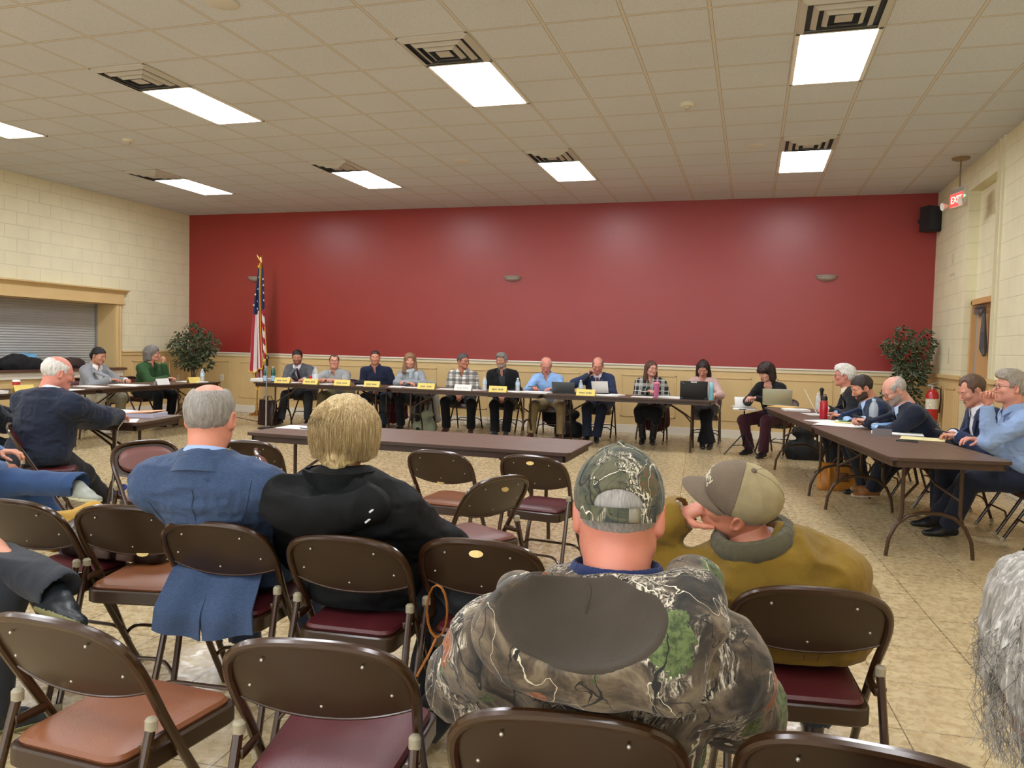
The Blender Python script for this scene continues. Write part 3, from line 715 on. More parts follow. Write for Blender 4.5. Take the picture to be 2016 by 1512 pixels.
def m_floor():
    t=NT('floor_tile'); v=t.map((1,1,1),(0,0,R_(-3.5)),(.13,.05,0)); sp=t.n('SeparateXYZ'); t.l(v,sp.inputs[0])
    def line(axis):
        f=t.math('FRACT',t.math('MULTIPLY',sp.outputs[axis],1/.457)); return t.math('MINIMUM',f,t.math('SUBTRACT',1,f))
    e=t.math('MINIMUM',line('X'),line('Y')); g=t.math('LESS_THAN',e,.0052)
    a=t.noise(t.map((1,3.0,1)),6,8,.62,.8); b=t.noise(v,26,6,.6,.5); s=t.math('ADD',t.math('MULTIPLY',a,.62),t.math('MULTIPLY',b,.38))
    r=t.ramp(s,[(.26,'#9f8861'),(.46,'#b49e76'),(.54,'#bda980'),(.74,'#d2c29c')]); w=t.n('TexWhiteNoise'); fl=t.n('VectorMath',_operation='FLOOR'); sc=t.n('VectorMath',_operation='SCALE'); sc.inputs['Scale'].default_value=1/.457
    t.l(v,sc.inputs[0]); t.l(sc.outputs[0],fl.inputs[0]); t.l(fl.outputs[0],w.inputs['Vector']); tv=t.ramp(w.outputs['Value'],[(0,(.93,.93,.93,1)),(1,(1,1,1,1))])
    o=t.mix(1,r.outputs[0],tv.outputs[0],'MULTIPLY'); o=t.mix(g,o,'#5f4e38'); t.l(o,t.b.inputs['Base Color'])
    rr=t.ramp(b,[(.4,(.2,.2,.2,1)),(.65,(.42,.42,.42,1))]); t.l(rr.outputs[0],t.b.inputs['Roughness']); t.bump(t.math('SUBTRACT',t.math('MULTIPLY',b,.35),g),.2,.002); return t.m
M_floor=m_floor(); M_ceil=m_ceiling()
def struct(name,mb,m,parent=None,smooth=False):
    o=mb.build(name,m,parent,smooth); 
    if parent is None: tag(o,kind='structure')
    return o
struct('floor',MB().box(XL-.2,XR+.6,YB,D+.1,-.1,0),M_floor)
struct('ceiling',MB().box(XL-.2,XR+.2,YB,D+.1,H,H+.1),M_ceil)
struct('wall_back',MB().box(XL-.2,XR+.6,D,D+.15,0,H),[M_red])
# left wall with the serving opening
OY0,OY1,OZ0,OZ1=6.6,11.25,.86,1.965; OD=.42
mb=MB(); mb.box(XL-.1,XL,YB,OY0,0,H); mb.box(XL-.1,XL,OY1,D,0,H); mb.box(XL-.1,XL,OY0,OY1,OZ1,H); mb.box(XL-.1,XL,OY0,OY1,0,OZ0); struct('wall_left',mb,M_block)
# right wall with the tall door recess
RY0,RY1,RZT,RD=10.05,11.35,3.50,.13
mb=MB(); mb.box(XR,XR+.1,YB,RY0,0,H); mb.box(XR,XR+.1,RY1,D,0,H); mb.box(XR,XR+.1,RY0,RY1,RZT,H); mb.box(XR+RD,XR+RD+.1,RY0-.1,RY1+.1,2.12,H); mb.box(XR+RD,XR+RD+.1,RY1-.06,RY1+.1,0,2.12); mb.box(XR+.1,XR+RD,RY1,RY1+.05,0,RZT); mb.box(XR+.1,XR+RD,RY0-.05,RY0,0,RZT); mb.box(XR+.1,XR+RD,RY0,RY1,RZT,RZT+.05)
struct('wall_right',mb,M_block)
# wainscot and rails
def panel_strip(mb,axis,pos,a0,a1,z0,z1,sgn,t=.012,w=.022):
    for (p,q,r_,s_) in ((a0,a1,z1-w,z1),(a0,a1,z0,z0+w),(a0,a0+w,z0,z1),(a1-w,a1,z0,z1)):
        if axis=='y': mb.box(p,q,pos-t if sgn<0 else pos,pos if sgn<0 else pos+t,r_,s_,.003)
        else: mb.box(pos-t if sgn<0 else pos,pos if sgn<0 else pos+t,p,q,r_,s_,.003)
W0=.012
struct('trim_1',MB().box(XL,XR,D-W0,D,0,RZ-.02),M_wains)
struct('trim_2',MB().box(XL,XL+W0,OY1+.14,D,0,RZ-.02).box(XL,XL+W0,YB,OY0-.14,0,RZ-.02).box(XL,XL+W0,OY0-.14,OY1+.14,0,.72),M_wains)
struct('trim_3',MB().box(XR-W0,XR,RY1+.0,D,0,RZ-.02).box(XR-W0,XR,YB,RY0,0,RZ-.02),M_wains)
mb=MB(); mb.box(XL,XR,D-.045,D,RZ-.022,RZ+.004,.006); mb.cur=1; mb.box(XL,XR,D-.030,D,RZ-.075,RZ-.022,.006); struct('trim_4',mb,[M_trimw,M_railw])
mb=MB(); mb.box(XL,XL+.045,OY1+.14,D,RZ-.022,RZ+.004,.006); mb.cur=1; mb.box(XL,XL+.03,OY1+.14,D,RZ-.075,RZ-.022,.006); struct('trim_5',mb,[M_wains,M_wains])
struct('trim_6',MB().box(XR-.045,XR,RY1,D,RZ-.05,RZ+.004,.006).box(XR-.045,XR,YB,RY0,RZ-.05,RZ+.004,.006),M_wains)
mb=MB()
edges=[(-9.95,-8.85),(-8.45,-7.95),(-7.63,-6.85),(-6.55,-5.40),(-5.1,-4.43),(-4.13,-3.1),(-2.95,-2.3),(-2.07,-1.16),(-.86,.03),(.33,1.24),(1.5,2.3)]
pn=[(-10.45,-9.75),(-9.5,-8.85),(-8.55,-6.85),(-6.55,-5.38),(-5.08,-4.42),(-4.12,-2.76),(-2.06,-1.155),(-.85,.02),(.405,1.23),(1.5,2.35)]
for a,b in pn: panel_strip(mb,'y',D-W0,a,b,.28,.98,-1)
struct('trim_7',mb,M_wains)
mb=MB()
for a,b in ((11.65,12.35),(12.6,13.0)): panel_strip(mb,'x',XL+W0,a,b,.28,.98,1)
struct('trim_8',mb,M_wains)
mb=MB()
for a,b in ((11.55,12.1),(12.3,12.95),(9.2,9.9),(8.1,9.0),(7.0,7.9),(5.9,6.8),(4.8,5.7)): panel_strip(mb,'x',XR-W0,a,b,.28,.98,-1)
struct('trim_9',mb,M_wains)
struct('baseboard_back',MB().box(XL,XR,D-.03,D,0,.14,.004),M_trimw)
struct('baseboard_left',MB().box(XL,XL+.03,YB,D,0,.14,.004),M_trimw)
struct('baseboard_right',MB().box(XR-.03,XR,RY1,D,0,.14,.004).box(XR-.03,XR,YB,RY0,0,.14,.004),M_trimw)
# thin conduit strip beside the recess
struct('trim_10',MB().box(XR-.02,XR,RY0-.16,RY0-.13,1.16,H).box(XR-.03,XR,RY0-.02,RY0,1.16,H),mat('strip_paint','#d8cfae',.5))
struct('trim_11',MB().box(XR-.006,XR,12.02,12.09,2.66,2.80).box(XR-.006,XR,11.94,12.2,2.5,2.53).box(XR-.005,XR,12.0,12.06,1.3,1.52),mat('strip_patch','#cfc5a4',.5))
# serving opening: casing, header, sill and roller shutter
win=MB(); x=XL
win.box(x,x+.035,OY1,OY1+.14,OZ0,OZ1+.02,.004); win.box(x,x+.05,OY1+.02,OY1+.06,OZ0,OZ1+.02,.008); win.box(x,x+.05,OY1+.085,OY1+.125,OZ0,OZ1+.02,.008); win.box(x,x+.035,OY0-.14,OY0,OZ0,OZ1+.02,.004)
win.box(x,x+.05,OY0-.18,OY1+.18,OZ1,OZ1+.20,.006); win.box(x,x+.075,OY0-.19,OY1+.19,OZ1+.0,OZ1+.03,.006)
prof=[(0,0),(.05,0),(.06,.02),(.10,.05),(.13,.055),(.13,.075),(0,.075)]
win.poly([(x+a,OZ1+.185+b) for a,b in prof],OY0-.24,OY1+.24,'y')
wn=struct('window_1',win,M_wains)
struct('window_jamb',MB().box(x-OD,x+.002,OY1-.006,OY1+.03,OZ0,OZ1+.01).box(x-OD,x,OY0-.03,OY0,OZ0,OZ1).box(x-OD,x,OY0,OY1,OZ1-.006,OZ1+.03),M_wains,wn)
mb=MB(); nz=26
g=[]
for i in range(nz*4+1):
    z=OZ0+.03+(OZ1-OZ0-.03)*i/(nz*4); q=(i%4)/4; g.append([(x-OD+.02+.012*abs(math.sin(PI*q)),yy,z) for yy in (OY0,OY1)])
mb.sheet(g,0); struct('roller_shutter',mb,mat('shutter_slat','#b8b8b4',.45,.3,.03,4),wn,False)
struct('shutter_guide',MB().box(x-OD+.0,x-OD+.06,OY1-.035,OY1,OZ0,OZ1,.003),mat('guide_metal','#8e8e8a',.4,.5),wn)
struct('window_sill',MB().box(x-OD,x+.10,OY0-.2,OY1+.2,OZ0-.04,OZ0,.006),mat('sill_wood','#5c4033',.35),wn)
struct('sill_apron',MB().box(x,x+.05,OY0-.16,OY1+.16,OZ0-.15,OZ0-.04,.006),M_trimw,wn)
# door in the recess
mb=MB(); fx=XR+RD
dy0,dy1=RY0+.05,RY1-.06
mb.box(fx-.07,fx+.04,dy1-.05,dy1,0,2.1,.004); mb.box(fx-.07,fx+.04,dy0,dy0+.05,0,2.1,.004); mb.box(fx-.07,fx+.04,dy0,dy1,2.05,2.12,.004)
dr=struct('door_1',mb,mat('door_frame_paint','#c79a62',.45))
struct('door_leaf',MB().box(fx+.0,fx+.04,dy0+.05,dy1-.05,.01,2.05,.003),mat('door_paint','#bf9460',.4,0,.04,4),dr)
struct('weatherstrip',MB().box(fx-.012,fx,dy1-.085,dy1-.055,0,2.05),mat('aluminium','#b9bcc0',.35,.6),dr)
mb=MB(); mb.box(fx-.06,fx-.002,dy1-.42,dy1-.12,1.93,2.0,.01); mb.box(fx-.09,fx-.05,dy1-.62,dy1-.2,2.0,2.02,.004); mb.tube([(fx-.06,dy1-.3,1.93),(fx-.08,dy1-.5,1.9),(fx-.07,dy1-.62,2.0)],.012); struct('door_closer',mb,mat('closer_metal','#6e6f72',.35,.6),dr)
mb=MB(); mb.tube([(fx-.05,dy1-.55,1.92),(fx-.06,dy1-.60,1.7),(fx-.05,dy1-.58,1.50),(fx-.05,dy1-.63,1.42)],[.02,.035,.045,.02],8); struct('door_strap',mb,mat('dark_strap','#4a4a4c',.6),dr)
# ------------------------------------------------------------------ ceiling fittings
M_frame=mat('light_frame','#e8e4da',.4); M_diff=mat('diffuser','#ffffff',.6,emit='#f3f7ff',estr=LIGHT_STRENGTH)
def ceil_light(x0,y1,label):
    t=thing('ceiling_light',label,'ceiling light',(x0+T_/2,y1-T_,H),0,'recessed ceiling lights')
    mb=MB(); a,b=T_/2,T_; i=.03
    for q in ((-a,a,-b,-b+i),(-a,a,b-i,b),(-a,-a+i,-b,b),(a-i,a,-b,b)): mb.box(*q,-.012,0,.002)
    mb.build('frame',M_frame,t,False); d=MB().box(-a+i,a-i,-b+i,b-i,-.004,-.001).build('diffuser',M_diff,t,False); return t
def ceil_vent(x0,y0,label):
    t=thing('ceiling_vent',label,'vent',(x0+T_/2,y0+T_/2,H),0,'square ceiling air vents')
    M=mat('vent_metal','#b9b3a8',.5); MB().box(-.29,.29,-.29,.29,-.003,0).build('backing',mat('vent_dark','#3c4049',.8),t,False)
    for k,(o,i) in enumerate(((.30,.255),(.215,.175),(.14,.105))):
        mb=MB(); z0,z1=-.010-.010*k,-.004
        for s in range(4):
            R=rot('z',90*s); q=[(-o,-o,z0+.000),(o,-o,z0+.000),(i,-i,z0-.022),(-i,-i,z0-.022)]
            mb._add([R@np.array(p) for p in q],[(0,1,2,3)]); q2=[(p[0],p[1],p[2]+.004) for p in q]; mb._add([R@np.array(p) for p in q2],[(3,2,1,0)])
        mb.build('louvre',M,t,False)
    MB().box(-.06,.06,-.06,.06,-.045,-.035,.004).build('centre_plate',M,t,False)
    mb=MB()
    for q in ((-.305,.305,-.305,-.28),(-.305,.305,.28,.305),(-.305,-.28,-.305,.305),(.28,.305,-.305,.305)): mb.box(*q,-.01,0,.002)
    mb.build('rim',M,t,False); return t
AX=GX0-3*T_
ln=['right-hand column, ','second column from right, ','third column from right, ','leftmost column, ']
rn={LY2:'nearest the red wall',LY1:'further from the red wall'}
for i in range(4):
    for y in (LY2,LY1):
        if not(i==3 and y==LY1 and False): ceil_light(AX-5*i*T_,y,'bright white ceiling light panel, '+ln[i]+rn[y])
        ceil_vent(AX-5*i*T_,y-3*T_,'metal square ceiling vent beside the '+('far' if y==LY2 else 'near')+' light panel, '+ln[i].rstrip(', '))
for i in range(4):
    for j in (1,2,3):
        t=ceil_light(AX-5*i*T_,LY1-6*T_*j,'white ceiling light panel above the audience seats')
def detector(px,py,label,name='smoke_detector',r=.07):
    t=thing(name,label,'smoke detector',(px,py,H)); MB().lathe([(r,0),(r,-.018),(r*.8,-.026)],24).build('base',mat('detector_white','#d8cfb8',.5),t); MB().lathe([(r*.55,-.024),(r*.5,-.045),(r*.35,-.055)],20).build('sensor',mat('detector_grey','#b5ad9a',.5),t); return t
# ------------------------------------------------------------------ wall and ceiling things
detector(-.693,8.047,'round white smoke detector on ceiling, right of centre beside the large light panel')
detector(-7.437,8.049,'small round smoke detector on ceiling at the far left')
def disc(px,py,label):
    t=thing('ceiling_speaker',label,'speaker',(px,py,H)); MB().lathe([(.12,0),(.12,-.006),(.105,-.010)],28).build('grille',mat('grille_beige','#cbc5b8',.7),t)
disc(-.044,9.861,'flat round ceiling speaker left of the small far right light panel'); disc(-3.756,9.893,'flat round ceiling speaker between the two middle far light panels'); disc(-3.751,4.957,'flat round ceiling speaker near the top edge of the view')
# exit sign
t=thing('exit_sign','hanging emergency exit sign with glowing red face near the door recess','sign',(2.36,10.9,H))
MB().lathe([(.10,0),(.10,-.02),(.06,-.035)],24).build('canopy',mat('sign_brown','#8a7350',.5),t)
MB().tube([(0,0,-.03),(0,0,-.36)],.009).build('stem',mat('sign_stem','#7a6448',.5),t)
Rs=rot('z',-74)
def signbox():
    mb=MB(); mb.box(-.15,.15,-.03,.03,-.60,-.36,.008,Rs); return mb
bx_=signbox().build('housing',mat('sign_white','#c9bfae',.5),t)
mb=MB(); mb.box(-.145,.145,-.034,-.029,-.585,-.43,0,Rs); mb.build('red_panel',mat('red_glow','#c23a35',.5,emit='#ff4038',estr=.8),t)
mb=MB()
for i in range(5): mb.box(-.15,.15,-.036,-.029,-.42+.011*i,-.415+.011*i,0,Rs)
mb.build('vent_slats',mat('sign_grey','#8b8378',.5),t)
def text_obj(name,s,size,m,parent,loc,R,ext=.002,align='CENTER'):
    cu=bpy.data.curves.new(name,'FONT'); cu.body=s; cu.size=size; cu.extrude=ext; cu.align_x=align; cu.align_y='CENTER'
    o=bpy.data.objects.new(name,cu); COL.objects.link(o); dg=bpy.context.evaluated_depsgraph_get(); me=bpy.data.meshes.new_from_object(o.evaluated_get(dg)); bpy.data.objects.remove(o)
    o=bpy.data.objects.new(name,me); COL.objects.link(o); me.materials.clear(); me.materials.append(m)
    M=Matrix(R).to_4x4(); M.translation=Vector(loc); o.matrix_world=M; 
    if parent: o.parent=parent
    return o
text_obj('exit_letters','EXIT',.12,mat('letters_white','#ffe0d8',.5,emit='#ffb0a0',estr=1),t,tuple(Rs@A3(0,-.036,-.507)),(Rs@rot('x',90)).tolist())
for sx in (-1,1):
    m_=MB(); c=Rs@A3(sx*.20,-.03,-.55); q=MB().lathe([(.02,0),(.045,.06),(.05,.07)],16); Rl=Rs@rot('x',100); q.v=[tuple(Rl@A3(*v)+c) for v in q.v]; q.build('lamp_head',mat('lamp_head','#d8cfc2',.4),t)
MB().box(.17,.19,-.04,-.03,-.50,-.48,0,Rs).build('indicator',mat('green_glow','#60e080',.4,emit='#60ff90',estr=2),t)
# wall speaker in the corner
t=thing('wall_speaker','black wall mounted loudspeaker high in the right corner by the red wall','speaker',(2.44,12.93,3.22),R_(35))
MB().poly([(-.13,-.1),(.13,-.1),(.10,.1),(-.10,.1)],0,.36).build('cabinet',mat('speaker_black','#1c1d20',.6),t,False)
g=[[(-.125+.25*j/8,-.102-.03*math.sin(PI*j/8),.01+.34*i/10) for j in range(9)] for i in range(11)]; MB().sheet(g,.004).build('grille',mat('speaker_grille','#24252a',.8,bump=.4,bscale=400),t)
MB().box(-.03,.03,.1,.20,.14,.20).build('bracket',mat('speaker_black','#1c1d20'),t)
# sconces
for i,(px,lab) in enumerate(((-9.152,'half-bowl wall sconce partly behind the flag'),(-4.004,'half-bowl wall sconce at the middle of the red wall'),(1.07,'half-bowl wall sconce on the right part of the red wall'))):
    t=thing('wall_sconce',lab,'wall lamp',(px,D,2.56),0,'half-bowl wall sconces')
    mb=MB(); g=[]
    for a in range(9):
        u=a/8; r=.150*math.cos(u*PI/2*.9); z=-.075*math.sin(u*PI/2)
        g.append([(r*math.cos(PI*k/16+PI),r*.8*math.sin(PI*k/16+PI),z+.04) for k in range(17)])
    mb.sheet(g,.006); mb.build('bowl',mat('sconce_plaster','#a79c90',.5),t)
    g=[[( (.156+d)*math.cos(PI*k/16+PI),(.156+d)*.8*math.sin(PI*k/16+PI),z) for k in range(17)] for d,z in ((0,.025),(.006,.035),(.0,.048))]; MB().sheet(g,.006).build('rim',mat('sconce_rim','#8d8278',.5),t)
# outlets
def outlet(loc,rz,label):
    t=thing('wall_outlet',label,'outlet',loc,rz); MB().box(-.038,.038,-.008,0,-.06,.06,.003).build('plate',mat('outlet_plate','#e2dccb',.4),t); 
    for z in (-.025,.025): MB().box(-.018,.018,-.011,-.006,z-.015,z+.015,.003).build('socket',mat('outlet_socket','#cfc8b4',.4),t)
outlet((-9.896,D-W0,.655),0,'white wall outlet with plug between left plant and flag'); outlet((XL+W0,12.86,.63),R_(-90)+PI,'white wall outlet on the left wall wainscot behind the woman in green'); outlet((XR-W0,12.3,.42),R_(90)+PI,'wall outlet low on the right wall near the extinguisher')
# fire extinguisher
t=thing('fire_extinguisher','red fire extinguisher with white label hanging at the right wall','fire extinguisher',(2.42,12.15,.50))
MB().lathe([(.0,0),(.075,.004),(.082,.02),(.082,.36),(.07,.40),(.035,.43),(.03,.45)],24).build('cylinder',mat('extinguisher_red','#b01c1c',.3,coat=.5),t)
g=[[(.0835*math.cos(R_(a)),.0835*math.sin(R_(a)),z) for a in range(190,351,20)] for z in (.17,.31)]; MB().sheet(g,.001).build('label_panel',mat('label_paper','#d8d3bd',.6,0,.35,60),t)
mb=MB(); mb.tube([(0,0,.45),(0,0,.49)],.02); mb.box(-.06,.06,-.012,.012,.48,.50,.004); mb.tube([(-.06,0,.50),(.05,0,.535)],.008); mb.build('valve_handle',mat('chrome_dull','#a9a9a4',.3,.8),t)
MB().tube([(.03,0,.47),(.10,-.01,.45),(.105,-.01,.3),(.09,-.02,.12)],.010).build('hose',mat('rubber_black','#151515',.6),t)
# flag
t=thing('american_flag','american flag with gold fringe hanging from a gold pole by the red wall','flag',(-8.80,12.72,0))
gold=mat('gold_metal','#b89050',.25,.9); cg=mat('fringe_gold','#d8a828',.7,0,.25,200)
MB().lathe([(.14,0),(.145,.015),(.13,.03),(.06,.05),(.03,.075),(.022,.12),(.022,.2),(.03,.205)],28).build('base',gold,t)
MB().tube([(0,0,.1),(.02,0,1.2),(.07,0,2.78)],.0135,12).build('pole',gold,t)
mb=MB(); mb.lathe([(.012,0),(.026,.01),(.03,.03),(.012,.05),(.02,.06)],14,(.07,0,2.76)); mb.tube([(.07,0,2.82),(.068,0,2.88),(.055,0,2.93),(.04,0,2.935)],[.018,.026,.016,.005],10)
for s in (-1,1): mb.sheet([[(.07+s*(.01+.05*u)-.02,.0-.02*u,2.86+.09*u+.02*v) for v in (0,1,2)] for u in (0,.5,1)],.006)
mb.build('eagle_finial',gold,t)
FR=mat('flag_red','#a3182a',.7,bump=.1,bscale=20); FW=mat('flag_white','#ddd2cc',.7,bump=.1,bscale=20); FB=mat('flag_blue','#1a2448',.7)
def zpx(y): return .665+(748-y)*.00932
def xpx(x,y): return (x-512)*.0083+.08+ (y-500)*.0001
def lerp_tab(tab,y): return float(np.interp(y,[a for a,_ in tab],[b for _,b in tab]))
def flag_sheet(L,R,y0,y1,ny,nx,yo,folds,colfn,amp,name='cloth'):
    mb=MB(); G=[];
    for i in range(ny+1):
        y=y0+(y1-y0)*i/ny; row=[]
        for j in range(nx+1):
            u=j/nx; x=lerp_tab(L,y)*(1-u)+lerp_tab(R,y)*u; k=min(1,(y-y0)/60)
            row.append((xpx(x,y),yo-amp*k*math.sin(u*PI*folds)-.01,zpx(y+4*math.sin(u*5))))
        G.append(row)
    mb.sheet(G,.003); fm=[]
    half=ny*nx
    for q in range(len(mb.f)):
        r=q%half if q<2*half else 0; i,j=divmod(r,nx); fm.append(colfn((j+.5)/nx,y0+(y1-y0)*(i+.5)/ny) if q<2*half else 2)
    mb.m=fm; o=mb.build(name,[FR,FW,FB,cg],t,True,0); return G
Lf=[(522,508),(600,497),(650,491),(700,487),(733,483)]; Rf=[(522,513),(560,512),(600,512.5),(650,514),(700,517),(728,519)]
def c1(u,y):
    x=lerp_tab(Lf,y)*(1-u)+lerp_tab(Rf,y)*u
    if y<616: return 2
    return 1-(int((u*5.2+.3))%2) if u<.98 else 0
G1=flag_sheet(Lf,Rf,522,728,60,26,-.05,3,lambda u,y:c1(u,y),.035)
L2=[(524,512),(600,512.5),(650,514),(700,517),(715,518)]; R2=[(524,516),(560,518),(600,519),(650,521),(702,525),(715,521)]
G2=flag_sheet(L2,R2,524,706,60,14,.0,2,lambda u,y:2 if y<604+u*6 else int((y-604-u*30)/14.5+9)%2,.02)
L3=[(722,492),(765,496)]; R3=[(722,521),(745,521),(765,507)]
G3=flag_sheet(L3,R3,722,762,10,14,.02,2,lambda u,y:int((u*6))%2,.02)
mb=MB()
def edge(pts,r=.011): mb.tube(pts,r,6,flat=.6)
edge([(r[-1][0],r[-1][1]-.008,r[-1][2]) for r in G1]); edge([(p[0],p[1]-.008,p[2]-.012) for p in G1[-1]],.016); edge([(r[-1][0],r[-1][1]-.004,r[-1][2]) for r in G2[40:]]); edge([(p[0],p[1]-.004,p[2]-.01) for p in G2[-1]],.014)
edge([(G1[-1][2][0],-.06,G1[-1][0][2]-.0),(G3[5][5][0],-.03,zpx(752)),(G3[-1][8][0],0,zpx(752))],.013); edge([(p[0],p[1]-.008,p[2]-.012) for p in G3[-1]],.014); edge([(p[0],p[1]-.01,p[2]) for p in G1[0]],.014)
mb.build('gold_fringe',cg,t)
def star(cx,cz,cy,r):
    pts=[(cx+(r if k%2==0 else r*.4)*math.sin(PI*k/5),cz+(r if k%2==0 else r*.4)*math.cos(PI*k/5)) for k in range(10)]; MB().poly(pts,cy-.004,cy,'y').build('star',FW,t,False)
for x,y in ((503,579),(503.5,592),(503.5,607),(509,545),(509,568),(516,560),(516,575),(515.5,548),(516.5,590),(499,600)):
    G=G1 if x<512 else G2; i=int((y-522)/206*60) if x<512 else int((y-524)/182*60); i=min(i,59); row=G[i]; j=min(range(len(row)),key=lambda k:abs(row[k][0]-xpx(x,y))); star(xpx(x,y),zpx(y),row[j][1]-.006,.026)
# ficus trees
def leaf_mats():
    t_=NT('ficus_leaf'); r=t_.ramp(t_.noise(t_.tc.outputs['Object'],26,3),[(.35,'#141f14'),(.55,'#26361f'),(.66,'#46552f'),(.74,'#8f9466')]); t_.l(r.outputs[0],t_.b.inputs['Base Color']); t_.b.inputs['Roughness'].default_value=.45
    return t_.m
LM=leaf_mats(); LE=mat('leaf_edge_cream','#8d9062',.5); BARK=mat('ficus_bark','#5a4634',.8,0,.2,20,.3,40)
def ficus(loc,label,clusters,potcol,seed):
    rnd=random.Random(seed); t=thing('potted_ficus',label,'potted plant',loc)
    MB().lathe([(.13,0),(.15,.02),(.18,.26),(.185,.28),(.165,.28),(.16,.25)],24).build('pot',mat('pot'+potcol[1:],potcol,.5),t); MB().lathe([(0,.25),(.16,.25)],20,cap=False).build('soil',mat('soil','#2a2018',.9),t)
    mb=MB()
    for k in range(3): a=k*2.1; mb.tube([(.03*math.cos(a),.03*math.sin(a),.22),(.035*math.cos(a+1),.035*math.sin(a+1),.5),(.03*math.cos(a+2),.03*math.sin(a+2),.8),(.02*math.cos(a+3),.02*math.sin(a+3),1.15)],.013,8)
    for c,r,n in clusters:
        mb.tube([(0,0,min(.95,max(.5,c[2]-.35))),(c[0]*.5,c[1]*.5,c[2]-.12),c],[.009,.006,.003],6)
    mb.build('trunk',BARK,t)
    fo=MB()
    for c,r,n in clusters:
        for _ in range(int(n*1.7)):
            while True:
                d=Vector((rnd.uniform(-1,1),rnd.uniform(-1,1),rnd.uniform(-1,1)))
                if .25<d.length<1: break
            p=Vector(c)+Vector((d.x*r[0],d.y*r[1],d.z*r[2])); ax=Vector((d.x+rnd.uniform(-.4,.4),d.y+rnd.uniform(-.5,.5),-.35+rnd.uniform(-.5,.4))).normalized(); sd=ax.cross(Vector((rnd.uniform(-.3,.3),rnd.uniform(-1,-.2),rnd.uniform(.2,1)))).normalized()
            nn=sd.cross(ax); L=rnd.uniform(.06,.095); W=L*.27
            for sc,lift,mi in ((1.0,0,1),(.84,.0015,0),(.84,-.0015,0)):
                pts=[p,p+ax*L*.3+sd*W*sc-nn*.004,p+ax*L*.65+sd*W*.8*sc-nn*.006,p+ax*L*(.5+.5*sc),p+ax*L*.65-sd*W*.8*sc-nn*.006,p+ax*L*.3-sd*W*sc-nn*.004]; 
                pts=[q+nn*lift for q in pts]; fo.cur=mi; fo._add(pts,[(0,1,2,3),(0,3,4,5)])
    fo.build('foliage',[LM,LE],t,False)
ficus((-10.0,12.45,0),'tall artificial ficus with variegated leaves in the left corner beside the woman in green',[((0,0,1.25),(.32,.28,.34),260),((-.28,0,1.3),(.24,.2,.26),110),((.30,0,1.30),(.22,.2,.28),110),((.02,0,1.55),(.16,.15,.2),60),((-.15,0,.98),(.28,.22,.17),90),((.2,0,.95),(.22,.2,.14),60),((0,0,1.05),(.2,.2,.2),70)],'#5b4636',3)
ficus((2.14,12.62,0),'tall artificial ficus with cream edged leaves in the right corner behind the bald man',[((0,0,1.42),(.20,.2,.22),120),((-.17,0,1.52),(.16,.15,.16),55),((.22,-.05,1.55),(.15,.15,.24),80),((-.05,0,1.72),(.10,.1,.14),30),((.05,-.05,1.12),(.22,.2,.24),130),((.18,-.05,1.2),(.13,.15,.2),50),((-.12,-.05,.85),(.2,.15,.2),70),((.12,0,.75),(.14,.15,.2),50)],'#4a3a2c',5)
# ------------------------------------------------------------------ folding chairs
M_brn=mat('chair_brown_enamel','#38220f',.26,.15,.06,5,coat=.35); M_pan=mat('chair_pan_brown','#321f0e',.38,.1,.05,5,coat=.25)
M_capc=mat('chair_cap_beige','#9a9078',.5); M_riv=mat('rivet','#b9b4a8',.3,.7); M_plate=mat('chair_badge','#c2a868',.35,.5,.25,300)
SEATC={'burgundy':mat('vinyl_burgundy','#501c20',.38,0,.06,6,.12,300),'tan':mat('vinyl_tan','#7b4829',.36,0,.06,6,.12,300),'rose':mat('vinyl_rose_brown','#6e423b',.38,0,.06,6,.12,300)}
def fy(z): return .235-z*(.235+.205)/.755
def arch_pts():
    P=[(-.205,.012),(-.200,.25),(-.197,.42),(-.200,.52),(-.208,.60),(-.209,.655),(-.197,.703),(-.166,.735),(-.116,.752),(-.06,.758),(0,.759)]
    P=P+[(-x,z) for x,z in P[:-1]][::-1]; return [(x,fy(z),z) for x,z in P]
_chair={}
